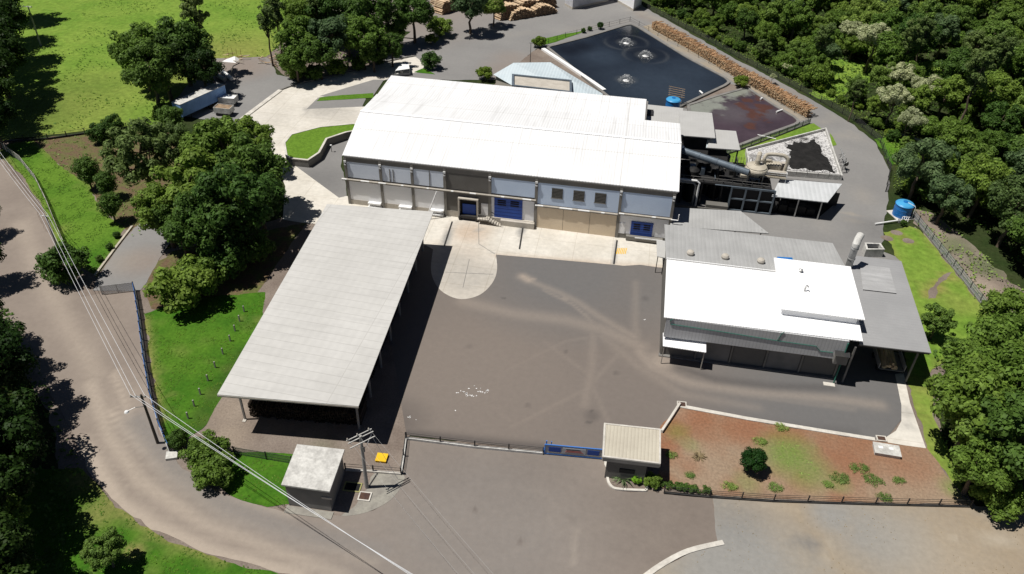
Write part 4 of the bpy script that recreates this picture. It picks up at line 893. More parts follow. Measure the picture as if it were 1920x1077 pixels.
# ------------------------------------------------------------------ transformer hut
th_ = thing('transformer_hut', 'small flat roofed concrete hut beside the curve of the road', 'hut', P(600,940))
z = 3.9
q = [P(527,909,z),P(618,922,z),P(646,843,z),P(557,833,z)]
c_ = sum(q,Vector())/4
MB().slab(q,.22).build('roof','slab',th_)
q3 = [c_+(v-c_)*.9 for v in q]
MB().hexa([(v.x,v.y,0) for v in q3]+[(v.x,v.y,z-.22) for v in q3]).build('wall','greywall',th_)
e = (q3[1]-q3[0]).normalized(); s_ = q3[0]+e*4.1+Vector((0,-.03,0))
MB().bar((s_.x,s_.y,2.3),(s_.x+e.x*1.1,s_.y+e.y*1.1,2.3),.12,.3).build('window','base',th_)
MB().bar((q3[0].x-.2,q3[0].y-.6,.03),(q3[1].x+.3,q3[1].y-.6,.03),1.0,.1).build('paving','pave',th_)
# ------------------------------------------------------------------ gatehouse
gh = thing('gatehouse', 'small gatehouse with a beige ribbed roof at the end of the blue gate', 'gatehouse', P(1185,890))
z = 3.7
q = [P(1131,856,z),P(1237,869,z),P(1237.5,806,z),P(1134,795,z)]
MB().slab(q,.1).build('roof','beigeroof',gh)
MB().strip([(p.x,p.y) for p in q],.22,z-.55,z+.07,True).build('fascia','kerb',gh)
m_ = MB(); m_.bar(q[0]+Vector((0,-.16,-.3)),q[1]+Vector((0,-.16,-.3)),.06,.58); m_.build('front_fascia','greywall',gh)
c_ = sum(q,Vector())/4
w3 = [P(1137,858,z),P(1216,868,z),P(1222,812,z),P(1146,800,z)]
w3 = [c_+(v-c_)*.96 for v in w3]
wo = MB().hexa([(v.x,v.y,0) for v in w3]+[(v.x,v.y,z-.1) for v in w3]).build('wall','greypanel',gh)
e = (w3[1]-w3[0]).normalized(); a = w3[0]+e*1.6; b = w3[0]+e*3.4
MB().bar((a.x,a.y-.02,1.7),(b.x,b.y-.02,1.7),.1,.7).build('window','black',gh)
# ------------------------------------------------------------------ white sheds at the top edge
def bigbox(name, lab, corner, left, right, h, wm='wallwhite'):
    a, b, c = P(*corner), P(*left), P(*right)
    d = b+(c-a)
    t = thing(name, lab, 'building', a)
    MB().hexa([(v.x,v.y,0) for v in (a,c,d,b)]+[(v.x,v.y,h) for v in (a,c,d,b)]).build('wall',wm,t)
    cc = (a+b+c+d)/4
    q = [cc+(v-cc)*1.03 for v in (a,c,d,b)]
    MB().slab([(v.x,v.y,h+.15) for v in q],.14).build('roof','whiteroof2',t)
    bp = MB().strip([(v.x,v.y) for v in (b,a,c)],.12,.0,.6).build('base_wall','base',t)
bigbox('white_shed','white metal shed standing behind the log piles at the top edge',(1073,18),(1059,10),(1140,3),9,surf('weathered_wall',(.60,.60,.62),(.48,.48,.5),.4,fine=.1,rib=(.8,0,.03)))
bigbox('white_shed','white metal shed at the top edge above the head of the fenced road',(1187,21),(1142,-5),(1202,12),7)
# ------------------------------------------------------------------ fences
def fence(lab, pts, h=1.6, spacing=2.6, base=0, basemat='kerb', postmat='dark', wiremat='greywall', wires=3, r=.07, mesh=None, z=0, name='fence'):
    w = W(pts); t = thing(name, lab, 'fence', (w[0][0],w[0][1],z))
    m_ = MB()
    for a, b in zip(w, w[1:]):
        a = Vector(a); b = Vector(b); n = max(1,round((b-a).length/spacing))
        for k in range(n+(1 if b == Vector(w[-1]) else 0)):
            q = a+(b-a)*(k/n); MB().bar((q.x,q.y,z),(q.x,q.y,z+h),2*r,2*r).build('post',postmat,t)
        for k in range(wires):
            zz_ = z+base+(h-base)*(k+1)/(wires+.3); m_.bar((a.x,a.y,zz_),(b.x,b.y,zz_),.035,.035)
    if wires: m_.build('wire',wiremat,t)
    if base: MB().strip(w,.25,z,z+base).build('base_wall',basemat,t)
    if mesh: MB().strip(w,.03,z+base,z+h*.92).build('mesh_panel',mesh,t)
    return t
M['mesh'] = surf('wire_mesh', (.30,.33,.36), None, fine=.1)
def see_through(name, c, alpha):
    m, nt, b = new_mat(name); b.inputs['Base Color'].default_value = rgb(c); b.inputs['Alpha'].default_value = alpha; b.inputs['Roughness'].default_value = .7
    M[name] = m
see_through('meshblue', (.10,.17,.34), .55); see_through('meshgreen', (.12,.17,.12), .35); see_through('meshgrey', (.42,.44,.46), .4); see_through('meshdark', (.08,.08,.08), .14)
fence('blue mesh fence between the lawn and the dirt verge by the road bend', [(253,545),(262,600),(272,680),(284,748),(300,803),(320,850)], 1.7, 2.5, .2, 'steel', 'dark', 'gateblue', 3, .06, 'meshblue')
fence('dark low field fence along the near side of the green pasture', [(0,268),(90,262),(160,252),(238,242)], 1.3, 4, .35, 'dark', 'dark', 'dark', 2, .07)
fence('pale topped mesh fence curving between the road verge and the lawn', [(0,275),(40,305),(68,340),(90,385),(108,430),(125,470)], 1.5, 3, .0, 'kerb', 'steel', 'kerb', 4, .07, 'meshgreen')
fence('low white based fence running from the corner post to the blue gate', [(762,824),(890,840),(1018,852)], 1.25, 4.2, .35, 'slab', 'dark', 'dark', 3, .07)
fence('short fence with a pale kerb running beside the paved corner with the yellow cover', [(761,824),(757,856),(752,888)], 1.25, 2.8, .25, 'slab', 'dark', 'dark', 3, .07)
fence('fence on a white kerb between the hut and the paved corner', [(648,882),(700,886),(752,890)], 1.25, 3.6, .3, 'kerb', 'dark', 'dark', 2, .07)
fence('long dark wire fence along the lower edge of the red soil plot', [(1245,925),(1330,933),(1450,941),(1640,947),(1818,951)], 1.3, 3.6, .22, 'dark', 'dark', 'dark', 3, .06)
fence('row of short grey posts on the lawn beside the log shed', [(458,585),(432,640),(404,690),(376,740),(353,785)], 1.1, 2.6, 0, postmat='pole', wires=0, r=.08)
fence('post and wire fence along the far side of the large pond', [(1012,88),(1060,70),(1181,40)], 1.3, 4, 0, 'dark', 'dark', 'dark', 2, .05)
fence('post and wire fence between the large pond and the firewood stack', [(1181,40),(1290,98),(1370,142),(1440,182),(1515,228)], 1.3, 4, 0, 'dark', 'dark', 'dark', 2, .05)
fence('grey railing along the near edge of the settling pond', [(1300,310),(1390,281),(1460,255),(1518,232)], 1.3, 3, .25, 'greywall', 'dark', 'dark', 2, .06, 'meshgrey')
fence('dark fence along the wood side of the ring road', [(1205,12),(1300,62),(1400,118),(1500,170),(1600,226),(1650,268),(1668,320),(1660,360)], 1.5, 3.5, .0, 'dark', 'dark', 'dark', 3, .06, 'meshdark')
fence('grey mesh fence between the lawn strip and the scrubby bank', [(1708,405),(1760,470),(1800,520),(1856,592)], 1.6, 3, .3, 'greywall', 'dark', 'dark', 3, .06, 'meshgrey')
fence('green mesh fence crossing the small lawn behind the hut', [(440,852),(500,862),(548,870)], 1.4, 3, 0, 'dark', 'dark', 'dark', 2, .06, 'meshgreen')
# mesh field gate by the road
g = thing('mesh_gate', 'grey mesh gate closing the side yard beside the round dark tree', 'gate', P(190,552))
a, b = P(192,553), P(252,546)
MB().bar(a+Vector((0,0,1.6)),b+Vector((0,0,1.6)),.08,.08).bar(a+Vector((0,0,.15)),b+Vector((0,0,.15)),.08,.08).bar(a,a+Vector((0,0,1.7)),.1,.1).bar(b,b+Vector((0,0,1.7)),.1,.1).bar((a+b)/2,(a+b)/2+Vector((0,0,1.6)),.07,.07).build('frame','steel',g)
MB().bar(a+Vector((0,0,.85)),b+Vector((0,0,.85)),.02,1.4).build('mesh_panel','meshgrey',g)
# blue sliding gate with its sign
g = thing('sliding_gate', 'blue sliding entrance gate with a grey sign between the fence and the gatehouse', 'gate', P(1022,852))
a, b = P(1021,852), P(1131,862); e = (b-a).normalized(); Lg = (b-a).length
def gp(u, z, d=0): q = a+e*(u*Lg); return Vector((q.x+e.y*d, q.y-e.x*d, z))
MB().bar(gp(0,1.75),gp(1,1.75),.12,.14).bar(gp(0,.2),gp(1,.2),.12,.16).bar(gp(0,.1),gp(0,1.8),.14,.14).bar(gp(1,.1),gp(1,1.8),.14,.14).build('frame','gateblue',g)
MB().bar(gp(.0,1.0),gp(1,1.0),.04,1.4).build('backing','signwhite',g)
for u0,u1 in ((.06,.27),(.72,.92)): MB().bar(gp(u0,1.05,.04),gp(u1,1.05,.04),.05,.75).build('panel','blue',g)
s_ = MB().bar(gp(.30,1.02,.05),gp(.69,1.02,.05),.05,.95).build('sign','signwhite',g)
MB().bar(gp(.36,1.28,.09),gp(.60,1.28,.09),.02,.12).build('sign_lettering','dark',s_)
MB().bar(gp(.36,1.05,.09),gp(.62,1.05,.09),.02,.09).bar(gp(.34,.86,.09),gp(.65,.86,.09),.02,.05).build('sign_lettering','red',s_)
MB().bar(gp(.05,.55,.05),gp(.95,.55,.05),.03,.10).build('lower_rail','steel',g)
gpst = thing('gate_post', 'blue steel guide post at the fence end of the sliding gate', 'post', gp(.02,0,-.5))
q = gp(.02,0,-.4)
MB().box(q.x-.3,q.x+.5,q.y-.25,q.y+.25,0,.5).build('base','gateblue',gpst); MB().bar((q.x,q.y,0),(q.x,q.y,2.0),.14,.14).bar((q.x+.6,q.y,0),(q.x+.6,q.y,2.0),.1,.1).build('post','gateblue',gpst)
# ------------------------------------------------------------------ poles and cables
def insul(t, pts):
    for p in pts: MB().lathe((p[0],p[1],p[2]),[(.05,0),(.09,.05),(.05,.12),(.09,.18),(.03,.28)],8).build('insulator','base',t)
p1b = P(296,831); h1 = 8.2
t = thing('utility_pole', 'dark utility pole with a street lamp arm at the road bend', 'pole', p1b)
MB().tube(p1b,(p1b.x,p1b.y,h1),.19,.13,10).build('shaft','polewood',t)
arm = P(252,752,7.8)-P(264,744,7.8); arm = Vector((-.97,-.2,0))
ca = [p1b+Vector((-.55+k*.5*-1+.3,-.1*k,h1-.25)) for k in range(3)]
MB().bar((p1b.x-1.3,p1b.y-.25,h1-.35),(p1b.x+.5,p1b.y+.1,h1-.35),.1,.12).build('crossarm','steel',t)
insul(t,[(p1b.x-1.2,p1b.y-.22,h1-.28),(p1b.x-.6,p1b.y-.1,h1-.28),(p1b.x+.4,p1b.y+.07,h1-.28)])
l0 = Vector((p1b.x,p1b.y,6.3)); l1 = P(237,772,6.5)
MB().path([l0,l0+(l1-l0)*.5+Vector((0,0,.25)),l1],.04).build('lamp_arm','steel',t); MB().lathe((l1.x,l1.y,l1.z-.1),[(.02,.22),(.2,.15),(.28,0),(.02,-.05)],12).build('lamp_head','whitepaint',t)
pab = P(110,470); 
t = thing('utility_pole', 'slim pale utility pole on the grass verge beside the road', 'pole', pab)
MB().tube(pab,(pab.x,pab.y,6.6),.16,.11,10).build('shaft','pole',t); MB().bar((pab.x-1.0,pab.y,6.5),(pab.x+.6,pab.y,6.5),.1,.1).build('crossarm','whitepaint',t); insul(t,[(pab.x-.9,pab.y,6.55),(pab.x-.2,pab.y,6.55),(pab.x+.5,pab.y,6.55)])
pbb = P(77,86); 
t = thing('utility_pole', 'pale concrete utility pole standing alone in the green pasture', 'pole', pbb)
MB().tube(pbb,(pbb.x,pbb.y,9.6),.2,.14,10).build('shaft','pole',t); MB().bar((pbb.x-1.3,pbb.y,9.5),(pbb.x+1.0,pbb.y,9.5),.12,.12).build('crossarm','whitepaint',t); insul(t,[(pbb.x-1.1,pbb.y,9.56),(pbb.x-.1,pbb.y,9.56),(pbb.x+.9,pbb.y,9.56)])
p2b = P(688,914); h2 = 8.7
t = thing('utility_pole', 'grey utility pole with three white crossarms behind the concrete hut', 'pole', p2b)
MB().tube(p2b,(p2b.x,p2b.y,h2),.24,.15,12).build('shaft','pole',t)
d2 = (P(690,808,8.5)-P(657,824,8.5)).normalized(); pd = Vector((-d2.y,d2.x,0))
for k in range(3):
    c_ = Vector((p2b.x,p2b.y,h2-.15-(.0,.1,.55)[k]))+pd*(.35-.35*k)
    MB().bar(c_-d2*1.55,c_+d2*1.55,.10,.10).build('crossarm','slab',t)
insul(t,[tuple(Vector((p2b.x,p2b.y,h2-.05))+d2*s_+pd*.35) for s_ in (-1.4,-.2,1.2)])
MB().lathe((p2b.x+.25,p2b.y-.1,6.3),[(.02,0),(.12,.05),(.12,.7),(.02,.75)],10).build('fuse_box','greywall',t)
MB().path([(p2b.x-d2.x*1.4,p2b.y-d2.y*1.4,h2-.3),(p2b.x-.5,p2b.y-.2,7.2),(p2b.x,p2b.y,6.5)],.025,5).path([(p2b.x+d2.x*1.4,p2b.y+d2.y*1.4,h2-.3),(p2b.x+.6,p2b.y,7.3),(p2b.x+.1,p2b.y,6.5)],.025,5).build('drop_wire','cable',t)
bx = MB().path([tuple(p2b+Vector((d2.x*1.2,d2.y*1.2,h2-.4))),(p2b.x+3.2,p2b.y+1.8,0)],.02,5).build('stay_wire','cable',t)
def sag(a, b, s_, n=14): return [a+(b-a)*(k/n)-Vector((0,0,s_*4*(k/n)*(1-k/n))) for k in range(n+1)]
ends = P(800,1092,8.2); far0 = P(-40,235,7)
e2 = ends+(ends-p1b-Vector((0,0,h1)))*.8
for k,(dx,lab) in enumerate(((-1.2,'bright overhead cable, outermost over the road, on the pole with the lamp arm'),(-.6,'bright overhead cable, middle one of three, passing the pole with the lamp arm'),(.4,'bright overhead cable nearest the lawn, passing the pole with the lamp arm'))):
    o1 = Vector((dx,-.2 if dx < 0 else .07,0)); top1 = Vector((p1b.x,p1b.y,h1))+o1
    A_ = Vector((pab.x+(-.9,-.2,.5)[k],pab.y,6.85))
    E_ = ends+Vector((dx*.55,dx*-.4,0))
    pts = sag(far0+Vector((dx,0,0)),A_,.6)+sag(A_,top1,.6)[1:]+sag(top1,E_+(E_-top1)*.3,.7)[1:]
    o = MB().path(pts,.025,6).build('overhead_cable','cable',None,pts[0]); tag(o,lab,'cable','overhead cables along the road')
nxt = P(940,1120,8.4)
for k,s_ in enumerate((-1.4,-.2,1.2)):
    a_ = Vector((p2b.x,p2b.y,h2+.2))+d2*s_+pd*.35; b_ = nxt+d2*s_*1.0
    pts = sag(a_,b_+(b_-a_)*.5,.8)
    o = MB().path(pts,.008,5).build('service_wire','thinwire',None,pts[0]); tag(o,'thin pale wire from the three crossarm pole, %s'%('nearest the hut','middle one of three','nearest the gate')[k],'wire','thin wires from the crossarm pole')
for k in range(2):
    a_ = Vector((pbb.x-1.1+k*2,pbb.y,9.8)); pts = sag(a_,a_+Vector((-60,-30,0)),.8)
    o = MB().path(pts,.02,5).build('field_cable','cable',None,pts[0]); tag(o,'thin cable leaving the lone pasture pole, %s'%('left one' if k == 0 else 'right one'),'cable','cables of the pasture pole')
lpz = P(994,118)
t = thing('street_lamp', 'thin dark yard lamp post behind the pale blue roof', 'street lamp', lpz)
MB().tube(lpz,lpz+Vector((0,0,5)),.09,.06).build('post','dark',t); MB().bar(lpz+Vector((-.4,0,5)),lpz+Vector((.4,0,5)),.25,.15).build('lamp_head','steel',t)
# ------------------------------------------------------------------ ground fixtures
def cover(lab, q, w, d, h, mat, a=.05, fr='kerb', cat='cover', name='pit_cover'):
    p = P(*q); t = thing(name, lab, cat, p)
    MB().strip([(p.x+x*math.cos(a)-y*math.sin(a),p.y+x*math.sin(a)+y*math.cos(a)) for x,y in ((-w/2,-d/2),(w/2,-d/2),(w/2,d/2),(-w/2,d/2))],.14,0,h,True).build('frame',fr,t)
    MB().rbox((p.x,p.y),w-.15,d-.15,0,h-.03,a).build('lid',mat,t)
cover('rusty pit grate in a concrete frame below the crossarm pole',(684,932),1.3,1.1,.16,'grate')
cover('open pit with an olive frame in the shadow of the hut',(661,914),1.9,1.2,.12,'black',.05,'olive')
cover('dark drain grate at the kerb corner above the red soil plot',(1278,760),1.1,.9,.2,'grate')
cover('dark drain grate where the kerb meets the concrete path',(1652,824),1.1,.8,.2,'grate')
p = P(716,861); t = thing('yellow_cover', 'bright yellow square box cover on the gravel by the crossarm pole', 'cover', p)
MB().rbox((p.x,p.y),1.25,1.2,0,.28,.04).build('body','yellow',t); MB().rbox((p.x,p.y),1.32,1.27,.28,.34,.04).build('lid','yellow',t)
p = P(1661,848); t = thing('inspection_box', 'stained raised concrete box cover at the edge of the red soil plot', 'cover', p)
MB().rbox((p.x,p.y),3.0,1.7,0,.45,-.03).build('body','slab',t); MB().rbox((p.x,p.y),3.15,1.85,.45,.55,-.03).build('lid','slab',t)
for dx in (-.75,.5): MB().rbox((p.x+dx,p.y+.15),.5,.4,.55,.6,0).build('hatch','whitepaint',t)
p = P(323,856); o = MB().rbox((p.x,p.y),1.3,1.2,0,.35,.4).build('concrete_block','slab',None,p); tag(o,'small pale concrete block at the end of the blue mesh fence','block')
# ------------------------------------------------------------------ tanks
def plastic_tank(lab, c, r, h):
    t = thing('water_tank', lab, 'water tank', c)
    b_ = MB().lathe((c.x,c.y,0),[(r*.97,0),(r,.1),(r,h*.33),(r*1.02,h*.35),(r,h*.38),(r,h*.66),(r*1.02,h*.69),(r,h*.72),(r,h),(r*1.05,h+.03),(r*1.05,h+.12)],40).build('body','tankblue',t)
    l_ = MB().lathe((c.x,c.y,h+.1),[(r*1.03,0),(r*.9,.22),(r*.35,.42),(.02,.44)],40).build('lid','tanktop',t)
    MB().lathe((c.x,c.y,h+.5),[(.42,0),(.42,.1),(.02,.14)],16).build('manhole','tankblue',l_)
    return t
c = P(1689,404); t = plastic_tank('large blue plastic water tank at the end of the lawn strip', c, 1.55, 2.3)
MB().path([(c.x+.3,c.y-.2,2.85),(c.x+1.45,c.y-1.0,2.65),(c.x+1.55,c.y-1.1,2.4),(c.x+1.55,c.y-1.1,0)],.05,8).build('pipe','whitepaint',t)
MB().rbox((c.x,c.y),3.6,3.6,0,.12,.4).build('base_slab','kerb',t)
pf = thing('pump_fittings', 'cluster of pale pipes and a pump in front of the large blue tank', 'pump', P(1690,420))
b_ = P(1691,418)
MB().tube(b_+Vector((-.8,0,.4)),b_+Vector((-5,-1.9,.3)),.14).build('pipe','whitepaint',pf); MB().box(b_.x-.7,b_.x+.4,b_.y-.3,b_.y+.5,0,.5).build('pump','steel',pf)
for k in range(4): MB().path([b_+Vector((-.2+k*.35,-.1,.3)),b_+Vector((-.1+k*.35,.3,1.0)),b_+Vector((.3+k*.3,.6,1.0))],.06,6).build('pipe','whitepaint',pf)
c = P(1262,193,2.6); c.z = 0; t = plastic_tank('smaller blue plastic tank beside the pond behind the grey roof', c, 1.55, 3.2)
s0 = P(1268,172,3.2); t = thing('slatted_staging', 'weathered slatted staging standing behind the smaller blue tank', 'staging', (s0.x,s0.y,0))
for k in range(5): MB().bar((s0.x-1.7,s0.y-.6+k*.5,2.6+k*.28),(s0.x+1.9,s0.y-1.6+k*.5,2.6+k*.28),.16,.06).build('slat','wood',t)
for dx in (-1.4,1.4): MB().bar((s0.x+dx,s0.y-.5,0),(s0.x+dx,s0.y+.5,3.8),.12,.12).build('post','steel',t)
# ------------------------------------------------------------------ trailer and carts
a, b = P(343,221,.9), P(426,183,.9); e = (b-a).normalized(); n_ = Vector((-e.y,e.x,0)); Lt = (b-a).length
t = thing('box_trailer', 'long white-blue box trailer with painted bluish shade parked under the trees beside the concrete ramp', 'trailer', (a.x,a.y,0))
q = [a,b,b+n_*2.5,a+n_*2.5]
MB().hexa([(v.x,v.y,1.0) for v in q]+[(v.x,v.y,3.7) for v in q]).build('body','trailerblueshade',t)
qc = sum(q,Vector())/4
MB().hexa([((qc+(v-qc)*1.01).x,(qc+(v-qc)*1.01).y,3.7) for v in q]+[((qc+(v-qc)*1.01).x,(qc+(v-qc)*1.01).y,3.78) for v in q]).build('roof','slab',t)
MB().bar(a+n_*1.2+Vector((0,0,0)),b+n_*1.2,.9,.3).build('chassis','dark',t)
for u in (.62,.70,.78):
    for s_ in (.2,2.3): v = a+e*(Lt*u)+n_*s_; MB().tube((v.x-n_.x*.15,v.y-n_.y*.15,.5),(v.x+n_.x*.15,v.y+n_.y*.15,.5),.5,n=16).build('wheel','rubber',t)
for s_ in (.4,2.1): v = a+e*(Lt*.2)+n_*s_; MB().bar((v.x,v.y,0),(v.x,v.y,1.0),.15,.15).build('landing_leg','dark',t)
def cart(lab, q, load, rot):
    c = P(*q); t = thing('cargo_cart', lab, 'cart', c); ca, sa = math.cos(rot), math.sin(rot)
    def L(x, y, z): return (c.x+x*ca-y*sa, c.y+x*sa+y*ca, z)
    m_ = MB(); m_.hexa([L(-1.8,-1.1,.7),L(1.8,-1.1,.7),L(1.8,1.1,.7),L(-1.8,1.1,.7),L(-1.8,-1.1,.85),L(1.8,-1.1,.85),L(1.8,1.1,.85),L(-1.8,1.1,.85)])
    for x0_,x1_,y0_,y1_ in ((-1.8,1.8,-1.1,-1.02),(-1.8,1.8,1.02,1.1),(-1.8,-1.72,-1.02,1.02),(1.72,1.8,-1.02,1.02)):
        m_.hexa([L(x0_,y0_,.85),L(x1_,y0_,.85),L(x1_,y1_,.85),L(x0_,y1_,.85),L(x0_,y0_,1.9),L(x1_,y0_,1.9),L(x1_,y1_,1.9),L(x0_,y1_,1.9)])
    m_.build('box_body','slab',t)
    MB().hexa([L(-1.7,-1,.85),L(1.7,-1,.85),L(1.7,1,.85),L(-1.7,1,.85),L(-1.7,-1,1.75),L(1.7,-1,1.75),L(1.7,1,1.75),L(-1.7,1,1.75)]).build('load',load,t)
    for x_ in (-1.1,1.1):
        for y_ in (-1.0,1.0): MB().tube(L(x_,y_-.1,.38),L(x_,y_+.1,.38),.38,n=14).build('wheel','rubber',t)
    MB().bar(L(-1.8,0,.6),L(-3.2,0,.5),.12,.12).build('drawbar','dark',t)
cart('small pale cart loaded with brown wood in front of the box trailer',(422,215),'wood',.0)
cart('small pale cart with a white load beside the box trailer',(430,196),'whitepaint',.05)
# scrap: discarded ducts and a timber heap
t = thing('duct_scrap', 'discarded white metal ducts and fan parts lying on the asphalt by the trees', 'scrap', P(420,152))
c = P(420,148)
MB().tube(c+Vector((-2,2,1.4)),c+Vector((2.6,-1.2,.7)),.55,.45,14).build('duct','whitepaint',t); MB().tube(c+Vector((-3,1,.8)),c+Vector((1.2,-1.8,.6)),.5,n=14).build('duct','steel',t)
MB().lathe((c.x-3,c.y-.8,0),[(1.2,0),(1.2,1.4),(.7,1.9),(.05,2.0)],18).build('hopper','slab',t); MB().path([c+Vector((.5,2.5,.2)),c+Vector((1,3.4,1.8)),c+Vector((2.4,4.2,2.4))],.12).build('bent_pipe','cream',t)
m_ = MB()
for k in range(8): m_.rbox((c.x-5+random.uniform(-2,2),c.y+1+random.uniform(-1,2)),random.uniform(.6,1.8),random.uniform(.5,1.2),0,random.uniform(.4,1.2),random.random()*3)
m_.build('casing','slab',t)
t = thing('timber_heap', 'heap of broken timber and a white sheet at the pasture edge', 'scrap', P(450,115))
c = P(436,113)
MB().add([c+Vector((-2,-1.5,0)),c+Vector((1.5,-1.5,0)),c+Vector((1.6,1,0)),c+Vector((-1.6,1,0)),c+Vector((.6,.3,.9))],[(0,1,4),(1,2,4),(2,3,4),(3,0,4),(3,2,1,0)]).build('white_sheet','whitepaint',t)
for k in range(22):
    q = c+Vector((random.uniform(-3,11),random.uniform(-1,2.5),random.uniform(.1,.7))); an = random.uniform(-.8,.8); l_ = random.uniform(1,3)
    MB().bar(q,q+Vector((math.cos(an)*l_,math.sin(an)*l_,random.uniform(-.1,.7))),.18,.1).build('plank',random.choice(['cream','wood','rust','logcut']),t)
for k in range(4): q = c+Vector((-1.8+k*1.1,1.8,0)); MB().bar(q,q+Vector((0,0,2.2)),.06,.06).build('stake','rust',t)
# white flat frame table by the ramp
t = thing('white_platform', 'small white flat roofed frame standing on the ramp above the hall roof', 'platform', P(757,133))
q = [P(741,133,1.7),P(768,129,1.7),P(766,119,1.7),P(752,120,1.7)]
MB().slab(q,.14).build('top','whitepaint',t)
for v in q: MB().bar((v.x,v.y,0),(v.x,v.y,1.6),.12,.12).build('leg','steel',t)
MB().bar((q[0].x-1,q[0].y+.3,.4),(q[1].x,q[1].y+.3,.4),.4,.5).build('step','slab',t)
t = thing('wooden_frame', 'low timber frame at the edge of the trees near the top yard', 'frame', P(760,82))
a, b = P(752,80), P(777,82)
MB().bar(a+Vector((0,0,1.3)),b+Vector((0,0,1.3)),.3,.15).bar(a,a+Vector((0,0,1.3)),.2,.2).bar(b,b+Vector((0,0,1.3)),.2,.2).build('frame','wood',t)
# pond fittings
for i,(q,lab) in enumerate(zip(fts,('white fountain aerator farthest from the hall in the large pond','white fountain aerator in the middle of the large pond','white fountain aerator nearest the hall roof in the large pond'))):
    c = P(*q,.35); t = thing('fountain', lab, 'fountain', c, 'aerators in the large pond')
    MB().lathe((c.x,c.y,.3),[(.7,0),(.8,.15),(.4,.35),(.05,.4)],18).build('float','whitepaint',t)
    m_ = MB(); rs = random.Random(i)
    for k in range(520):
        an = rs.random()*6.283; u = rs.random()**.7; rr_ = u*1.9*(.85+.3*rs.random()); zz_ = .4+1.35*(1-(2*u-.55)**2*.55)*max(0,1-u**3)+rs.uniform(-.08,.08)
        q_ = Vector((c.x+math.cos(an)*rr_,c.y+math.sin(an)*rr_,max(.36,zz_))); s_ = .035+.04*rs.random()
        d1 = Vector((rs.uniform(-1,1),rs.uniform(-1,1),rs.uniform(-1,1))).normalized()*s_; d3 = Vector((math.cos(an)*.5,math.sin(an)*.5,rs.uniform(-.8,.8))).normalized()*s_*2
        m_.add([q_-d3,q_+d1,q_+d3,q_-d1],[(0,1,2,3)])
    m_.build('spray','foam',t)['kind'] = 'stuff'
for i,(q0,q1,lab) in enumerate((((1312,171),(1318,176),'short white pipe lying at the near edge of the large pond'),((1456,210),(1467,206),'short white pipe at the far edge of the settling pond'),((1426,186),(1429,184),'small white float by the fence of the settling pond'))):
    a, b = P(*q0,.55), P(*q1,.55); o = MB().tube(a,b,.2,n=10).build('pond_pipe','whitepaint',None,a); tag(o,lab,'pipe')
# ------------------------------------------------------------------ logs
def two_mats(o, cut='logcut'):
    o.data.materials.append(M[cut])
    o.data.polygons.foreach_set('material_index',[1 if len(p.vertices) > 4 else 0 for p in o.data.polygons]); o.data.update()
def log_pile(lab, a, b, h, length, rad=.17, rough=.3, seed=1, mat='loglit'):
    rs = random.Random(seed); a, b = P(*a), P(*b); e = (b-a).normalized(); n_ = Vector((-e.y,e.x,0)); L_ = (b-a).length
    m_ = MB(); row = 0
    while row*rad*1.75 < h:
        u = rad+(row%2)*rad
        while u < L_:
            ht = h*(1-rough*(.5+.5*math.sin(u*.9+seed))*.7)*(min(1,min(u,L_-u)/1.2+.25))
            if rad+row*rad*1.75 < ht:
                p = a+e*u+Vector((0,0,rad+row*rad*1.75)); j = rs.uniform(-.25,.12); r_ = rad*rs.uniform(.75,1.1)
                m_.tube(p+n_*j,p+n_*(length+rs.uniform(-.2,.2))+e*rs.uniform(-.1,.1),r_,r_*.95,6)
            u += rad*2.05
        row += 1
    o = m_.build('log_pile',mat,None,a); two_mats(o,'logendshade'); return tag(o,lab,'log pile',kind='stuff')
log_pile('front log pile of the group at the top edge, cut ends darkened with painted shade',(956,40),(1045,25),2.9,2.6,.2,.5,1)
log_pile('second log pile of the group, behind the front one',(938,40),(1044,13),4.0,3.0,.2,.25,2)
log_pile('rearmost log pile of the group at the top edge',(930,22),(1040,-6),4.0,3.0,.2,.3,3)
log_pile('log pile beyond the round tree at the top, left of the others',(828,29),(935,-6),3.6,3.5,.2,.2,4)
log_pile('log pile behind the left one at the top edge',(822,14),(925,-18),3.6,3.5,.2,.2,5)
# fire wood stack by the ponds
path = W([(1224,56),(1290,92),(1375,143),(1440,180),(1512,222)])
rs = random.Random(11); segs = [(Vector(a),Vector(b)) for a,b in zip(path,path[1:])]
sm = MB(); near = []
for a, b in segs:
    e = (b-a).normalized(); n_ = Vector((-e.y,e.x)); L_ = (b-a).length; u = 0
    while u < L_:
        p = a+e*u; hh = 2.1+.35*mnoise.noise((p.x*.3,p.y*.3,0))
        for k in range(int(hh/.21)):
            for side in ((0,) if k < hh/.21-2 else (0,.8,1.6)):
                c_ = p+n_*(side+rs.uniform(-.25,.2)); z_ = .12+k*.21+rs.uniform(-.05,.05)
                d_ = n_*1.0+e*rs.uniform(-.45,.45); dz_ = rs.uniform(-.22,.22)
                q0 = Vector((c_.x,c_.y,z_)); q1 = q0+Vector((d_.x,d_.y,dz_)); r_ = rs.uniform(.065,.125)
                near.append((q0,q1,r_))
        u += .24
near.sort(key=lambda t_: t_[0].y)
for q0,q1,r_ in near[300:]: sm.tube(q0,q1,r_,r_*.9,6)
o = sm.build('firewood_stack','logs',None,near[300][0]); two_mats(o); tag(o,'long untidy stack of split firewood between the ponds and the ring road','firewood',kind='stuff')
pro = []
for k in range(6):
    r_ = .07+.011*k; m_ = MB().tube((0,0,0),(1.05,0,0),r_,r_*.9,6)
    for v in (m_,): pass
    o = m_.build('split_log','logs',None,(0,0,0)); two_mats(o); pro.append(o)
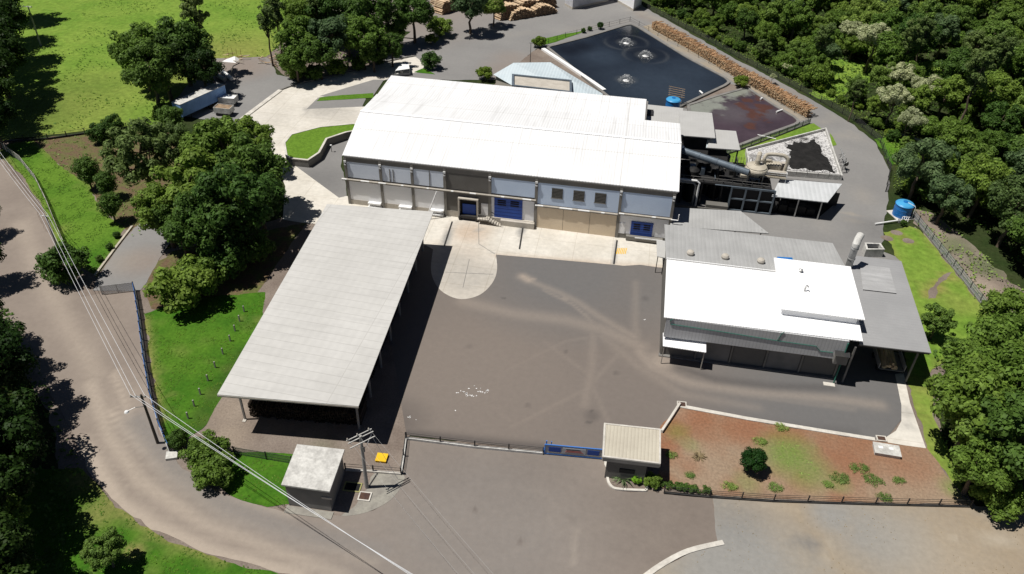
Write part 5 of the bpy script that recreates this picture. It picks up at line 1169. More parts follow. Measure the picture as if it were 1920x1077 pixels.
core = MB().strip([tuple(Vector(q)) for q in W([(1226,52),(1378,138),(1510,212)])],1.6,0,1.7).build('firewood_core','logs',None,near[-1][0]); tag(core,'inner layers of the long firewood stack','firewood',kind='stuff')
for i,(q0,q1,r_) in enumerate(near[:300]):
    o = pro[i] if i < 6 else pro[i%6].copy()
    if i >= 6: COL.objects.link(o)
    o.location = q0; o.rotation_mode = 'QUATERNION'; o.rotation_quaternion = (q1-q0).to_track_quat('X','Z')
    tag(o,'split log at the near road end of the long firewood stack','log','logs of the firewood stack')
# log stack in the shed
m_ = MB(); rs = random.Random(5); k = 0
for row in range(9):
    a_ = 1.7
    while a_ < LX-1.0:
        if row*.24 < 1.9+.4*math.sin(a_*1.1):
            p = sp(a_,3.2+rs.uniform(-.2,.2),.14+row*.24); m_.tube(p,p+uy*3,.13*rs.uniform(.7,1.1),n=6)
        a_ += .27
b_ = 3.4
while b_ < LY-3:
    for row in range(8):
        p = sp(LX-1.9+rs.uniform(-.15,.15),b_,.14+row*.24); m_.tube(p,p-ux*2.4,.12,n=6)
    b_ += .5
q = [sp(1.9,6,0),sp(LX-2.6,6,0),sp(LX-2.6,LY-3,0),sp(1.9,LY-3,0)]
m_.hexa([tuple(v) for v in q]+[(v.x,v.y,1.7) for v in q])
o = m_.build('shed_log_stack','shadedlogs',None,sp(1.7,3.2,0)); tag(o,'stacked logs filling the shade under the long pale shed roof','log stack',kind='stuff')
# ------------------------------------------------------------------ vegetation
def leaf_mesh(name, lobes, n, size, mat, rs, up=.45, squash=.85, aspect=.62, shell=(.62,1.05)):
    c = np.array([l[0] for l in lobes]); r = np.array([l[1] for l in lobes]); w = r**2; w /= w.sum()
    k = rs.choice(len(lobes), n, p=w)
    d = rs.normal(size=(n,3)); d[:,2] += up; d /= np.linalg.norm(d,axis=1)[:,None]
    p = c[k]+d*(r[k]*rs.uniform(shell[0],shell[1],n))[:,None]*np.array([1,1,squash])
    nn = d+rs.normal(size=(n,3))*.38; nn[:,2] += .3; nn /= np.linalg.norm(nn,axis=1)[:,None]
    t = np.cross(nn, rs.normal(size=(n,3))); t /= np.linalg.norm(t,axis=1)[:,None]; b = np.cross(nn,t)
    s = size*rs.uniform(.55,1.25,n)[:,None]
    v = np.stack([p-t*s*.5, p-b*s*aspect*.5+nn*s*.06, p+t*s*.5, p+b*s*aspect*.5+nn*s*.06],1).reshape(-1,3)
    v[:,2] = np.maximum(v[:,2],.02)
    me = bpy.data.meshes.new(name); me.vertices.add(len(v)); me.vertices.foreach_set('co', v.ravel().astype(np.float32))
    me.loops.add(4*n); me.loops.foreach_set('vertex_index', np.arange(4*n,dtype=np.int32))
    me.polygons.add(n); me.polygons.foreach_set('loop_start', np.arange(0,4*n,4,dtype=np.int32)); me.polygons.foreach_set('loop_total', np.full(n,4,np.int32))
    me.materials.append(M[mat]); me.update(calc_edges=True); me.validate()
    return me
def crown_lobes(rs, n, a, c, zc, lr, top=.0, hollow=.45):
    out = []
    for i in range(n):
        d = rs.normal(size=3); d /= np.linalg.norm(d); d[2] = d[2]*.8+top
        q = d*np.array([a,a,c])*rs.uniform(hollow,.92)
        out.append((q+np.array([0,0,zc]), a*rs.uniform(*lr)))
    return out
def proto(name, seed, height, a, c, nl, lr, leaves, size, mat, trunk_r=.25, limbs=7, top=.1, hollow=.45, lean=0, bark='bark', up=.45, squash=.85, trunk=True, zc=None):
    rs = np.random.default_rng(seed); zc = height-c if zc is None else zc
    lobes = crown_lobes(rs,nl,a*.78,c*.78,zc,lr,top,hollow)
    t = bpy.data.objects.new(name,None); COL.objects.link(t); WL[t.name] = Vector((0,0,0))
    me = leaf_mesh('crown',lobes,leaves,size,mat,rs,up,squash); o = bpy.data.objects.new('crown',me); COL.objects.link(o); o.parent = t
    if trunk:
        m_ = MB(); tz = zc+.25*c
        pts = [(rs.normal()*.06*k+lean*k,rs.normal()*.06*k,tz*k/6) for k in range(7)]
        pts[0] = (0,0,-.1); m_.path(pts,trunk_r,8,trunk_r*.4)
        for i in rs.choice(len(lobes),min(limbs,len(lobes)),replace=False):
            b_ = Vector(pts[int(rs.integers(3,6))]); e_ = Vector(lobes[i][0]); mid = (b_+e_)/2+Vector((0,0,-.15*(e_-b_).length))
            m_.path([b_,mid,e_],trunk_r*.42,6,trunk_r*.12)
        m_.build('trunk',bark,t)
    return t
PT = {}
PT['dense'] = [proto('tree',20+i,11,5,5.0,62,(.17,.29),9000,.42,'leafdark',.32) for i in range(2)]
PT['mid'] = [proto('tree',30+i,10,4.8,4.5,58,(.16,.28),9000,.42,'leafmid',.28) for i in range(3)]
PT['light'] = [proto('tree',40+i,9,4.5,3.9,52,(.16,.28),8000,.4,'leaflight',.25) for i in range(2)]
PT['olive'] = [proto('tree',50+i,10,4.8,4.6,80,(.13,.22),9000,.36,'leafolive',.25,9) for i in range(2)]
PT['blue'] = [proto('tree',55+i,9.5,4.6,4.2,60,(.15,.26),8500,.38,'leafblue',.25) for i in range(2)]
PT['pale'] = [proto('flowering_tree',60+i,8.5,4.4,2.2,44,(.14,.24),6500,.36,'leafpale',.2,8,.35) for i in range(2)]
PT['gum'] = [proto('tall_tree',70+i,17,2.8,6.2,44,(.2,.34),4200,.4,'leafolive',.22,14,0,.35,.05,zc=11) for i in range(2)]
PT['bush'] = [proto('bush',80+i,3.0,2.2,1.7,46,(.22,.34),5200,.24,'leafmid',.1,5,zc=1.25) for i in range(2)]
PT['darkbush'] = [proto('bush',84+i,3.2,2.0,1.75,46,(.22,.34),5200,.22,'leafdark',.1,5,zc=1.3) for i in range(2)]
PT['column'] = [proto('small_tree',90,5.4,1.7,2.8,50,(.32,.48),5200,.24,'leafdark',.12,5,zc=2.5)]
PT['lightbush'] = [proto('bush',94,2.4,1.7,1.2,34,(.25,.36),2600,.24,'leafyellow',.08,4,zc=1.05)]
PT['ball'] = [proto('topiary_bush',95,2.9,1.5,1.45,60,(.3,.36),6500,.17,'leaftopiary',.1,4,zc=1.45,hollow=.72)]
PT['shade'] = [proto('tree',97+i,13,6.2,5.8,90,(.14,.24),13000,.42,'leafmid',.36,10) for i in range(2)]
PT['shadow'] = [proto('tree',120+i,12,5.6,5.4,66,(.17,.28),9500,.42,'leafpaintedshade',.34) for i in range(2)]  # crowns with their shade painted into the leaf colour
USED = set()
def plant(kind, q, zc, s, lab, cat='tree', group=None, sz=1.0, v=None, at=None, rz=None):
    if at is None:
        p = P(q[0],q[1],zc); at = (p.x,p.y)
    pr0 = PT[kind][(v if v is not None else random.randrange(len(PT[kind])))%len(PT[kind])]
    rz = random.uniform(0,6.28) if rz is None else rz
    if pr0.name not in USED:
        USED.add(pr0.name); pr0.location = (at[0],at[1],0); pr0.rotation_euler = (0,0,rz); pr0.scale = (s,s,s*sz); return tag(pr0,lab,cat,group)
    r = copy_thing(pr0,(at[0],at[1],0),rz,(s,s,s*sz),lab); r['category'] = cat
    if 'group' in r.keys(): del r['group']
    return tag(r,None,None,group)
gA = 'trees of the clump between the lawn and the log shed'
for kind,q,zc,sc,l in (('olive',(275,325),6,1.75,'light olive broad tree at the left front of the central clump'),('mid',(415,290),8,1.7,'tall bright green tree at the top of the central clump'),('dense',(478,335),7,1.5,'dark tree at the right edge of the central clump beside the ramp'),
    ('mid',(365,365),8,1.75,'broad green tree in the middle of the central clump'),('dense',(445,415),7,1.7,'dark spreading tree of the central clump overhanging the shed side'),('mid',(310,405),6,1.3,'green tree low at the left of the central clump above the asphalt strip'),('dense',(385,455),5,1.35,'dark lower tree of the central clump near the bare red soil'),
    ('olive',(320,275),6,1.2,'olive tree at the upper left of the central clump'),('mid',(470,270),6,1.25,'green tree at the upper right of the central clump near the concrete'),('mid',(430,360),9,1.5,'tallest green tree at the heart of the central clump'),('dense',(490,395),5,1.2,'dark low tree at the right of the central clump over the apron edge'),('dense',(340,440),4,1.0,'dark low tree at the lower left of the central clump')):
    plant(kind,q,zc,sc,l,group=gA)
plant('bush',(345,548),2.2,2.75,'large bright bush at the foot of the central clump','bush',v=0)
plant('bush',(372,522),2.6,2.3,'bush merging with the large bright bush, behind it','bush',v=1)
plant('darkbush',(420,500),2.2,2.6,'dark bush in the deep shade beside the shed','bush',v=1)
plant('darkbush',(465,470),2.2,2.6,'dark bush in the deep shade, nearer the shed roof','bush',v=0)
plant('darkbush',(122,503),2.2,2.35,'round dark tree standing beside the grey mesh gate','tree',v=0)
for q,s,l in (((165,330),1.5,'dark columnar shrub on the plot, leftmost of the row'),((200,348),1.3,'dark columnar shrub second in the row on the plot'),((208,392),1.35,'dark columnar shrub at the lower end of the row'),((325,238),1.7,'dark pointed tree between the trailer and the central clump')):
    plant('column',q,2.6,s,l,'shrub')
plant('darkbush',(190,254),1.6,1.6,'dark round shrub on the plot nearest the field fence','shrub',v=1); plant('darkbush',(212,232),1.6,1.3,'smaller dark shrub behind, against the field fence','shrub',v=0)
for q,s in (((218,440),.42),((205,462),.42),((186,484),.4)): plant('darkbush',q,.6,s,'little shrub beside the kerb of the asphalt strip','shrub','little shrubs along the kerb')
gB = 'trees at the pasture edge by the trailer'
plant('shade',(265,105),8,1.3,'large dark tree overhanging the pasture left of the trailer',group=gB,v=0)
plant('dense',(345,105),7,1.6,'large dark tree behind the box trailer',group=gB,v=0)
plant('dense',(290,165),5,1.5,'dark tree low in front of the large pasture tree',group=gB,v=1)
plant('dense',(235,80),8,1.0,'outer tree of the pasture edge reaching into the grass',group=gB,v=1)
plant('gum',(368,42),12,1.35,'tall sparse olive tree rising behind the trailer trees',group=gB,v=0); plant('gum',(385,75),11,.7,'short sparse olive tree right of the tall one behind the trailer',group=gB,v=1)
plant('darkbush',(305,205),2,1.3,'dark bush at the rear corner of the box trailer','bush',v=0)
gC = 'trees of the wood above the ramp'
for kind,q,zc,s,l in (('mid',(560,82),7,1.25,'rounded tree at the left of the wood above the ramp'),('blue',(620,92),6,1.35,'greyish rounded tree at the front of the wood above the ramp'),('mid',(680,85),6,1.15,'rounded green tree at the right front of the wood above the ramp'),
    ('mid',(555,125),4,.85,'lower tree at the left front corner of the wood above the ramp'),('dense',(600,118),4,.85,'dark low tree behind the ramp edge in the wood'),('dense',(700,105),4,.8,'dark low tree near the ramp top in the wood'),('dense',(735,100),3.4,.7,'dark tree at the right end of the wood by the ramp top'),
    ('dense',(620,30),8,1.3,'dark tree at the back of the wood above the ramp'),('dense',(690,30),9,1.3,'dark tall tree at the back right of the wood above the ramp'),('dense',(775,22),8,1.1,'dark tree standing apart right of the wood, near the log piles'),('shade',(560,20),9,.9,'dark tree at the top left of the wood above the ramp'),
    ('dense',(740,60),4,.8,'dark tree over the low timber frame'),('mid',(650,55),7,1.0,'mid green tree in the middle of the wood above the ramp')):
    plant(kind,q,zc,s*1.22,l,group=gC)
for k,q in enumerate(((497,30),(515,15),(590,0),(655,-5),(725,5))): plant('gum',q,12,1.05,('tall slim tree at the pasture edge of the wood','second tall slim tree at the left of the wood','tall slim tree behind the wood, third from the pasture','tall slim tree behind the wood, fourth from the pasture','tall slim tree at the right back of the wood')[k],group='tall slim trees of the wood')
plant('blue',(882,40),3.5,1.5,'round tree standing on the upper yard in front of the log piles',v=0); plant('light',(925,28),3.2,1.05,'light green tree beside the round tree at the log piles')
plant('bush',(824,52),2.2,2.0,'fresh green bush on the upper yard left of the round tree','bush'); plant('lightbush',(808,74),1.3,1.35,'small yellow green bush on the upper yard edge','bush'); plant('darkbush',(808,118),1.5,1.6,'dark bush beside the head of the concrete ramp','bush')
plant('lightbush',(907,141),1.2,1.6,'yellow green bush behind the hall roof by the pale blue roof','bush'); plant('lightbush',(1012,80),1.2,1.5,'yellow green bush at the far left corner of the large pond','bush'); plant('lightbush',(1388,154),1.3,1.45,'yellow green bush between the two ponds','bush')
plant('ball',(1126,44),1.6,.75,'small round tree at the far edge of the large pond','bush'); plant('darkbush',(1094,57),.7,.5,'little bush left of the small round pond tree','bush'); plant('darkbush',(1106,53),.7,.45,'little dark bush right next to the small round pond tree','bush')
plant('ball',(1412,868),1.4,1.28,'round clipped dark green bush on the red soil plot','bush')
plant('bush',(385,845),2.0,1.5,'leafy tree beside the road under the overhead cables','tree',v=1); plant('bush',(400,880),2.0,1.45,'leafy tree by the road, lower half of the pair under the cables','tree',v=0); plant('darkbush',(332,822),1.4,.9,'dark bush at the end of the blue mesh fence','bush')
plant('light',(203,1042),2.0,.62,'small yellowish tree on the grass below the road bend'); plant('darkbush',(1695,418),.6,.42,'small bush beside the large blue tank','bush'); plant('light',(1757,606),3.0,.72,'bright green tree beside the grey canopy and the lawn strip','tree',v=0)
gD = 'big trees along the left edge of the road'
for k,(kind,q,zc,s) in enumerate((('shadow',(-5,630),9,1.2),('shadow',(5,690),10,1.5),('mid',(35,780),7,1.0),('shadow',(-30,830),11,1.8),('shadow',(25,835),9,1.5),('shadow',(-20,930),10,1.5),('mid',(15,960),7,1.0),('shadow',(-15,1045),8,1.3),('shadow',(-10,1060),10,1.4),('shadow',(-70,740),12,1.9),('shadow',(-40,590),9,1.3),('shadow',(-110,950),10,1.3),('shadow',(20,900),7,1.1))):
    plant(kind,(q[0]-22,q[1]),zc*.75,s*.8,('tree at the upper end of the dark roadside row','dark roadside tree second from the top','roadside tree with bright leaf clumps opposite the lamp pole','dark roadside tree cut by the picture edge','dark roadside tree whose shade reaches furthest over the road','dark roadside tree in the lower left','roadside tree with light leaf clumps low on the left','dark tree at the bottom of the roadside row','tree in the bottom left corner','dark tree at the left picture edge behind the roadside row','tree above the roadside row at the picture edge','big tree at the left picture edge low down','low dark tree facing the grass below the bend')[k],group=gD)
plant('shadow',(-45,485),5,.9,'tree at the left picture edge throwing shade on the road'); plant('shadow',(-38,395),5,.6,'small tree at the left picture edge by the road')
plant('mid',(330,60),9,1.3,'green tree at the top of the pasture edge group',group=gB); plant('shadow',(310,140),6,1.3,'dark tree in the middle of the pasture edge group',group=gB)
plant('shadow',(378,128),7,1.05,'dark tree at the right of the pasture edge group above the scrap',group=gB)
gF = 'big trees beyond the left edge of the pasture'
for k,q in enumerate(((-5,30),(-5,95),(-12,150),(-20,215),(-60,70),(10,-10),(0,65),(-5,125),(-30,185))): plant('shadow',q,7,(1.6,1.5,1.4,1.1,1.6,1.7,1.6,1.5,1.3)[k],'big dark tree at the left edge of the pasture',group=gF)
for q_,s_,k_,l_ in (((552,138),1.5,'bush','green bush at the left front of the wood above the ramp'),((590,142),1.4,'darkbush','dark bush by the ramp kerb at the front of the wood'),((632,132),1.5,'bush','green bush by the ramp kerb in the middle of the wood front'),((672,124),1.3,'darkbush','dark bush by the ramp kerb, right part of the wood front'),((712,112),1.3,'darkbush','dark bush near the upper end of the ramp kerb'),((540,118),1.5,'darkbush','dark bush at the pasture corner of the wood')):
    plant(k_,q_,1.2,s_,l_,'bush')
gE = 'trees at the lower right corner'
for kind,q,zc,s,l in (('mid',(1835,695),7,1.25,'green tree at the top left of the lower right clump'),('mid',(1880,650),7,1.3,'green tree at the upper right of the lower right clump'),('mid',(1830,770),7,1.55,'broad green tree in the middle of the lower right clump'),('light',(1850,830),5,1.35,'fresh green tree at the lower middle of the lower right clump'),
    ('mid',(1900,740),8,1.6,'broad tree at the right edge of the lower right clump'),('mid',(1830,885),4,1.05,'low tree overhanging the end of the plot fence'),('dense',(1900,860),5,1.5,'dark tree in the lower right clump near the gravel'),('bush',(1880,935),2,1.8,'bush at the foot of the lower right clump by the gravel'),('mid',(1900,600),6,1.2,'tree above the lower right clump beside the bank'),('dense',(1790,668),2.5,.55,'dark low tree behind the canopy corner')):
    plant(kind,q,zc,s,l,group=gE)
# the wood on the right: every tree on its own
for q,s,l in (((1638,85),1.42,'large cream flowering tree in the wood above the clearing'),((1600,55),1.08,'cream topped flowering tree highest in the wood'),((1690,140),1.08,'cream flowering tree left of the grassy clearing'),((1735,160),1.08,'cream flowering tree below the grassy clearing'),((1678,185),1.15,'cream flowering tree below left of the clearing'),((1485,90),.35,'small cream topped tree by the wood edge'),((1710,215),0.94,'lowest cream flowering tree, above the fallen trunk'),((1458,105),.3,'little cream topped tree among green ones by the ring road'),((1530,62),.35,'little cream topped tree in the middle of the left wood')):
    plant('pale',q,7,s,l)
for k,(q,s) in enumerate((((1712,70),1.15),((1735,60),1.1),((1550,60),1.0),((1830,150),1.3),((1880,100),1.2),((1620,130),.7))): plant('gum',q,12,s,('tall slim tree left of the clearing','tall slim tree right beside the other above the clearing','tall slim tree in the left wood','tall bare stemmed tree right of the clearing','tall olive tree near the right picture edge','slender young tree near the ring road')[k])
for q,s,l in (((1720,330),1.45,'grey green broad tree beside the ring road bend'),((1775,375),1.15,'grey green tree above the bank'),((1760,300),1.0,'grey green tree right of the fallen trunk')): plant('blue',q,5,s,l)
plant('light',(1700,270),1.6,.42,'small bright tree by the fallen trunk'); plant('light',(1870,70),8,1.5,'large yellow green tree near the top right corner')
wood = W([(1222,8),(1330,62),(1430,118),(1560,186),(1608,212),(1672,262),(1690,330),(1700,375),(1765,392),(1850,440),(1940,540),(2040,600),(2060,250),(2010,-60),(1180,-80),(1185,-15)])
holes = [clearing,clear2,clear3]; placed = []
xs = [p[0] for p in wood]; ys = [p[1] for p in wood]; rs = random.Random(21); tries = 0
while tries < 9000 and len(placed) < 285:
    tries += 1
    x, y = rs.uniform(min(xs),max(xs)), rs.uniform(min(ys),max(ys))
    if not inside(x,y,wood) or any(inside(x,y+3,h_) for h_ in holes): continue
    if any((x-a)**2+(y-b)**2 < (6.6+.012*(y-130))**2 for a,b,_ in placed): continue
    placed.append((x,y,0))
print('WOOD', len(placed), tries)
names = {'dense':'dark leafy tree of the dense wood on the right','mid':'mid green leafy tree of the dense wood on the right','light':'light green leafy tree of the dense wood on the right','olive':'olive green loose tree of the dense wood on the right','blue':'grey green tree of the dense wood on the right'}
for x,y,_ in placed:
    r_ = rs.random(); right = x > 75
    kind = ('mid' if r_ < .46 else 'dense' if r_ < .56 else 'light' if r_ < .76 else 'blue' if r_ < .88 else 'olive') if not right else ('mid' if r_ < .32 else 'dense' if r_ < .48 else 'olive' if r_ < .70 else 'light' if r_ < .88 else 'blue')
    # lower trees next to the road so that it stays open
    d = min((Vector((x,y))-Vector(q)).length for q in W([(1222,8),(1280,35),(1330,62),(1380,90),(1430,118),(1490,150),(1560,186),(1608,212),(1672,262),(1690,330)]))
    s = rs.uniform(.85,1.5)*(.6 if d < 6 else .8 if d < 12 else 1)
    plant(kind,None,0,s,names[kind],'tree',{'dense':'dark trees of the right wood','mid':'mid green trees of the right wood','light':'light green trees of the right wood','olive':'olive trees of the right wood','blue':'grey green trees of the right wood'}[kind],rs.uniform(.9,1.15),at=(x,y))
fill = 0; tries = 0
while tries < 6000 and fill < 170:
    tries += 1
    x, y = rs.uniform(min(xs),max(xs)), rs.uniform(min(ys),max(ys))
    if y > 255 or x > 118 or not inside(x,y,wood) or any(inside(x,y+1.5,h_) for h_ in holes): continue
    if any((x-a)**2+(y-b)**2 < (3.6 if q_ == 0 else 3.4)**2 for a,b,q_ in placed): continue
    placed.append((x,y,1)); fill += 1
    k_ = rs.choice(('bush','bush','darkbush','bush'))
    plant(k_,None,0,rs.uniform(1.1,1.9),'green bush filling a gap in the right wood' if k_ == 'bush' else 'dark bush filling a gap in the right wood','bush','green bushes of the right wood' if k_ == 'bush' else 'dark bushes of the right wood',rs.uniform(.9,1.3),at=(x,y))
print('FILL',fill)
fl_ = W([(1212,10),(1300,56),(1400,111),(1500,163),(1604,218),(1658,262),(1678,315),(1672,365)])
for a_,b_ in zip(fl_,fl_[1:]):
    a_ = Vector(a_); b_ = Vector(b_); n_ = max(1,int((b_-a_).length/2.6)); nn_ = Vector((a_.y-b_.y,b_.x-a_.x)).normalized()
    for k in range(n_):
        q_ = a_+(b_-a_)*((k+rs.random())/n_)+nn_*rs.uniform(1.2,4.5); k_ = rs.choice(('bush','darkbush','bush','lightbush'))
        plant(k_,None,0,rs.uniform(.5,1.15),{'bush':'green shrub along the wood side of the ring road fence','darkbush':'dark shrub along the wood side of the ring road fence','lightbush':'yellow green shrub along the wood side of the ring road fence'}[k_],'shrub',{'bush':'green shrubs by the ring road fence','darkbush':'dark shrubs by the ring road fence','lightbush':'yellow green shrubs by the ring road fence'}[k_],at=(q_.x,q_.y))
scatter_band = [tuple(q) for q in fl_]+W([(1720,365),(1730,310),(1700,250),(1640,200),(1520,145),(1420,95),(1320,45),(1230,0)])
tr = trail.build('fallen_trunk','kerb',None,P(1680,250)); tag(tr,'pale fallen trunk lying in the grass near the ring road bend','trunk')
# scrub and ground cover
def scatter(name, polys, dens, size, mat, lab, lump=0.0, seed=3, h=.25, lumpr=.8, keep=None, flat=.9, spread=.6):
    rs_ = np.random.default_rng(seed); P_ = []
    for poly in polys:
        xs_ = [p[0] for p in poly]; ys_ = [p[1] for p in poly]; n = int((max(xs_)-min(xs_))*(max(ys_)-min(ys_))*dens)
        for x_,y_ in zip(rs_.uniform(min(xs_),max(xs_),n),rs_.uniform(min(ys_),max(ys_),n)):
            if inside(x_,y_,poly) and (keep is None or keep(x_,y_)): P_.append((x_,y_))
    P_ = np.array(P_); n = len(P_)
    zz_ = np.array([max(0,mnoise.noise((x_/lumpr*.25,y_/lumpr*.25,4.4))+.25) for x_,y_ in P_])*lump
    lobes = None
    p = np.c_[P_,zz_*rs_.uniform(.4,1,n)+h*rs_.uniform(.2,.8,n)]
    nn = rs_.normal(size=(n,3))*spread; nn[:,2] += flat; nn /= np.linalg.norm(nn,axis=1)[:,None]
    t_ = np.cross(nn,rs_.normal(size=(n,3))); t_ /= np.linalg.norm(t_,axis=1)[:,None]; b_ = np.cross(nn,t_); s_ = size*rs_.uniform(.5,1.3,n)[:,None]
    v = np.stack([p-t_*s_*.5,p-b_*s_*.3,p+t_*s_*.5,p+b_*s_*.3],1).reshape(-1,3); v[:,2] = np.maximum(v[:,2],.03)
    me = bpy.data.meshes.new(name); me.vertices.add(len(v)); me.vertices.foreach_set('co',v.ravel().astype(np.float32)); me.loops.add(4*n); me.loops.foreach_set('vertex_index',np.arange(4*n,dtype=np.int32))
    me.polygons.add(n); me.polygons.foreach_set('loop_start',np.arange(0,4*n,4,dtype=np.int32)); me.polygons.foreach_set('loop_total',np.full(n,4,np.int32)); me.materials.append(M[mat]); me.update(calc_edges=True)
    o = bpy.data.objects.new(name,me); COL.objects.link(o); tag(o,lab,name.replace('_',' '),kind='stuff'); print(name,n); return o
woodin = [(x,y) for x,y in wood]
scatter('undergrowth',[woodin],1.8,.7,'leafdark','low green undergrowth filling the gaps of the right wood',1.0,3,.5,1.2,lambda x_,y_: x_ < 125 and y_ < 300)
scatter('undergrowth',[scatter_band],5,.4,'leaflight','weedy green growth along the wood side of the ring road fence',.35,23,.2)
scatter('scrub',[bank,W([(1840,590),(1925,570),(1940,700),(1850,640)])],3.0,.5,'weed','low scrub on the bank beyond the mesh fence',.9,5,.3,.8,lambda x_,y_: mnoise.noise((x_*.25,y_*.25,0)) > -.15)
shade_l = W([(-120,560),(10,570),(60,640),(95,740),(140,850),(165,900),(150,1000),(190,1100),(-120,1130)])
scatter('undergrowth',[shade_l],3,.6,'leafdark','dark undergrowth below the roadside trees on the left',1.0,6,.4)
scatter('undergrowth',[W([(515,110),(560,140),(700,118),(745,90),(770,40),(700,0),(480,-30),(505,60)])],2.5,.7,'leafdark','dark undergrowth in the wood above the ramp',1.2,7,.4)
scatter('undergrowth',[W([(1750,660),(1800,640),(1940,600),(1960,960),(1830,945),(1770,870),(1750,760)])],3,.6,'leafmid','green undergrowth in the lower right clump',1.0,8,.4)
scatter('grass',[lawn_nw,lawn_mid,lawn_trafo,lawn_s],14,.24,'grassblade','short lawn grass tufts around the road and shed',.0,9,.06,flat=1.5,spread=.35,keep=lambda x_,y_: mnoise.noise((x_*.5,y_*.5,2)) > .0)
scatter('grass',[pasture],1.0,.5,'pasturetuft','rougher grass tufts of the pasture',.15,10,.12,flat=1.4,spread=.4,keep=lambda x_,y_: y_ < 300 and x_ > -150 and mnoise.noise((x_*.12,y_*.12,2)) > .05)
scatter('weeds',[plot],3,.4,'weed','low crop leaves on the cultivated plot',.3,12,.2,keep=lambda x_,y_: mnoise.noise((x_*.6,y_*.6,2)) > .05)
gr = blobs([(P2(1480,855),3.4,.8),(P2(1510,880),3.0,.65),(P2(1450,850),1.6,.5),(P2(1540,890),2,.4),(P2(1790,915),2,.6)])
scatter('weeds',[red],7,.24,'weed','thin green weeds over the red soil plot',.0,13,.05,flat=1.6,spread=.3,keep=lambda x_,y_: gr(np.array([[x_,y_]]))[0] > .55 and mnoise.noise((x_*.9,y_*.9,2)) > -.1)
scatter('dead_leaves',[gravel],1.6,.16,'dryleaf','scattered dry leaves on the gravel lot',.0,14,.05,keep=lambda x_,y_: mnoise.noise((x_*.2,y_*.2,2)) > .1)
for q_,r_,n_ in (((895,731),1.6,90),((868,737),1.0,50),((882,741),.9,40),((848,768),.7,30),((884,731),.6,50),((1212,599),.5,26),((776,784),1.2,20)):
    c_ = P2(*q_); pass
spl = [[(P2(*q_)[0]+r_*math.cos(t_),P2(*q_)[1]+r_*.45*math.sin(t_)) for t_ in np.linspace(0,6.28,12)[:-1]] for q_,r_ in (((897,731),1.5),((866,737),.8),((882,742),.9),((848,768),.6),((884,731),.5),((1212,600),.4),((776,784),.9))]
sp_ = [hp for hp in [heap]]
scatter('sludge_crumbs',[[(hc.x+(x-hc.x)*1.16,hc.y+(y-hc.y)*1.2) for x,y in heap]],16,.22,'sludge','black crumbs around the sludge heap',.0,17,.0,flat=1.0,keep=lambda x_,y_: mnoise.noise((x_*1.1,y_*1.1,6)) > -.05 and inside(x_,y_,bed))
for o_ in [bpy.data.objects['sludge_crumbs']]: o_.location.z = .57
scatter('lime_spill',spl,26,.22,'whitepaint','white lime spots spilled on the yard asphalt',.0,15,.0,.8,lambda x_,y_: mnoise.noise((x_*1.6,y_*2.4,2)) > .08,9,.1)
# agave like weeds on the plot, hedge, cycad, planting bed bush
def rosette(name, lab, q, r, n, mat, seed, cat='plant', h=.5, width=.16, group=None):
    rs_ = random.Random(seed); c = P(*q); m_ = MB()
    for k in range(n):
        an = 6.283*k/n+rs_.uniform(-.3,.3); l_ = r*rs_.uniform(.6,1.1); el = rs_.uniform(.5,1.2); d = Vector((math.cos(an),math.sin(an),0)); s_ = Vector((-d.y,d.x,0))*width
        a_ = c+Vector((0,0,.05)); b_ = c+d*l_*.5+Vector((0,0,h*el)); e_ = c+d*l_+Vector((0,0,h*el*.5))
        m_.add([a_-s_*.4,a_+s_*.4,b_+s_,e_,b_-s_],[(0,1,2,4),(4,2,3)])
    o = m_.build(name,mat,None,c); return tag(o,lab,cat,group)
def tuft(lab, q, r, seed):
    rs_ = np.random.default_rng(seed+50); c = P(*q); lob = []
    for k in range(int(14+20*r)):
        a_ = rs_.random()*6.28; d_ = .8*r*math.sqrt(rs_.random()); lob.append((np.array([math.cos(a_)*d_*1.15,math.sin(a_)*d_*.8,.08]),.30+.12*rs_.random()))
    me = leaf_mesh('weed_clump',lob,int(900*r),.15,'weed',rs_,.8,.8,.45); o = bpy.data.objects.new('weed_clump',me); COL.objects.link(o); o.location = c; tag(o,lab,'plant','weed clumps on the red plot')
for k,(q,r,l) in enumerate((((1425,829),.9,'pale weed clump near the kerb above the round bush'),((1612,880),1.2,'large pale weed clump on the red plot, nearest the concrete box'),((1637,902),1.35,'biggest pale weed clump on the red plot'),((1573,897),1.25,'pale weed clump left of the two biggest ones'),((1552,911),.7,'small weed clump near the lower fence, middle'),((1453,915),.95,'weed clump under the round clipped bush'),((1295,892),.6,'weed clump right of the gatehouse bush'),((1258,854),.7,'weed clump against the gatehouse shadow'),((1658,935),.9,'weed clump by the plot fence, right part'),((1686,903),.7,'weed clump at the right of the red plot'),((1367,913),.9,'weed clump at the hedge end'),((1465,803),.9,'weed clump at the kerb in the middle of the plot'))):
    tuft(l,q,r,k)
rosette('dead_grass_clump','dry straw coloured grass clump on the red plot',(1310,857),1.1,46,'dryleaf',40,'plant',.35,.05)
rosette('cycad','spiky palm like cycad in the kerbed bed of the gatehouse',(1168,900),1.7,24,'leafblue',41,'plant',.7,.07)
plant('ball',(1194,900),.5,.0001,'x') if False else None
b_ = copy_thing(PT['ball'][0],P(1193,904),.3,(.5,.55,.42),'bright lime green clipped bush in the gatehouse bed'); b_['category'] = 'bush'
lm = bpy.data.meshes.new('crown'); rs_ = np.random.default_rng(3)
for ch in b_.children:
    if ch.name.startswith('crown'): ch.data = leaf_mesh('crown',crown_lobes(rs_,50,1.2,1.15,1.45,(.3,.36),.1,.72),4500,.2,'leaflime',rs_)
plant('bush',(1224,899),1.0,.62,'leafy bush at the corner of the gatehouse bed','bush',v=0)
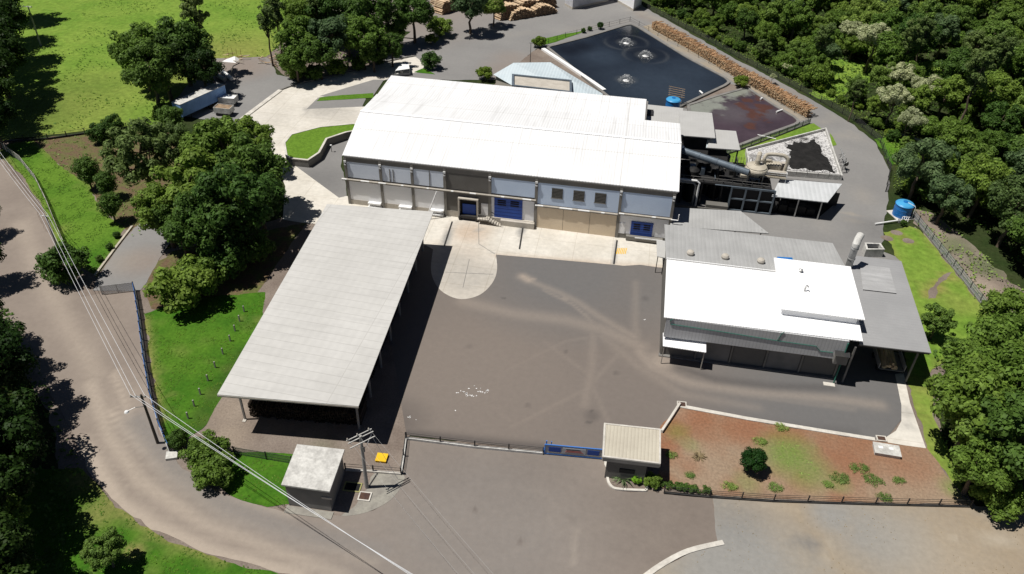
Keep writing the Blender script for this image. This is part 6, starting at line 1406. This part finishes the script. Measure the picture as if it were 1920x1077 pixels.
hp_ = W([(1238,912),(1270,915),(1300,919),(1330,922)])
hl = []; rs_ = np.random.default_rng(8)
for k in range(40):
    u = rs_.random()*2.999; i = int(u); q = Vector(hp_[i]).lerp(Vector(hp_[i+1]),u-i); hl.append((np.array([q.x-hp_[0][0],q.y-hp_[0][1]+rs_.normal()*.2,.25+rs_.random()*.25]),.30))
me = leaf_mesh('hedge',hl,2600,.22,'leafdark',rs_); o = bpy.data.objects.new('hedge',me); COL.objects.link(o); o.location = (hp_[0][0],hp_[0][1],0); tag(o,'low scruffy hedge along the fence right of the gatehouse bed','hedge')
# prototypes that never got a place
for lst in PT.values():
    for t in lst:
        if t.name not in USED and 'label' not in t.keys():
            for chd in list(t.children): bpy.data.objects.remove(chd)
            bpy.data.objects.remove(t)
# ------------------------------------------------------------------ light, sky, camera
SD = Vector((.42,.11,-1)).normalized()
sl_ = bpy.data.lights.new('sun','SUN'); sl_.energy = 4.9; sl_.angle = R(.5); sl_.color = (1,.965,.91)
so = bpy.data.objects.new('sun',sl_); COL.objects.link(so); so.rotation_mode = 'QUATERNION'; so.rotation_quaternion = SD.to_track_quat('-Z','Y'); so.location = (-40,80,120)
w = bpy.data.worlds.new('World'); S.world = w; w.use_nodes = True; nt = w.node_tree
sk = nt.nodes.new('ShaderNodeTexSky'); sk.sky_type = 'NISHITA'; sk.sun_disc = False; sk.air_density = .4; sk.dust_density = .3; sk.altitude = 800; sk.sun_elevation = math.asin(-SD.z); sk.sun_rotation = math.atan2(-SD.x,-SD.y)
nt.links.new(sk.outputs[0],nt.nodes['Background'].inputs[0]); nt.nodes['Background'].inputs[1].default_value = .05
cd = bpy.data.cameras.new('camera'); cd.sensor_width = 36; cd.lens = F/1920*36; cd.clip_end = 6000; cd.clip_start = 1
co_ = bpy.data.objects.new('camera',cd); COL.objects.link(co_)
from mathutils import Matrix
mt = Matrix([list(CM[i])+[(0,0,H)[i]] for i in range(3)]+[[0,0,0,1]]); co_.matrix_world = mt
S.camera = co_
S.view_settings.view_transform = 'Standard'; S.view_settings.look = 'None'; S.view_settings.exposure = 0; S.view_settings.gamma = 1
S.render.engine = 'CYCLES'
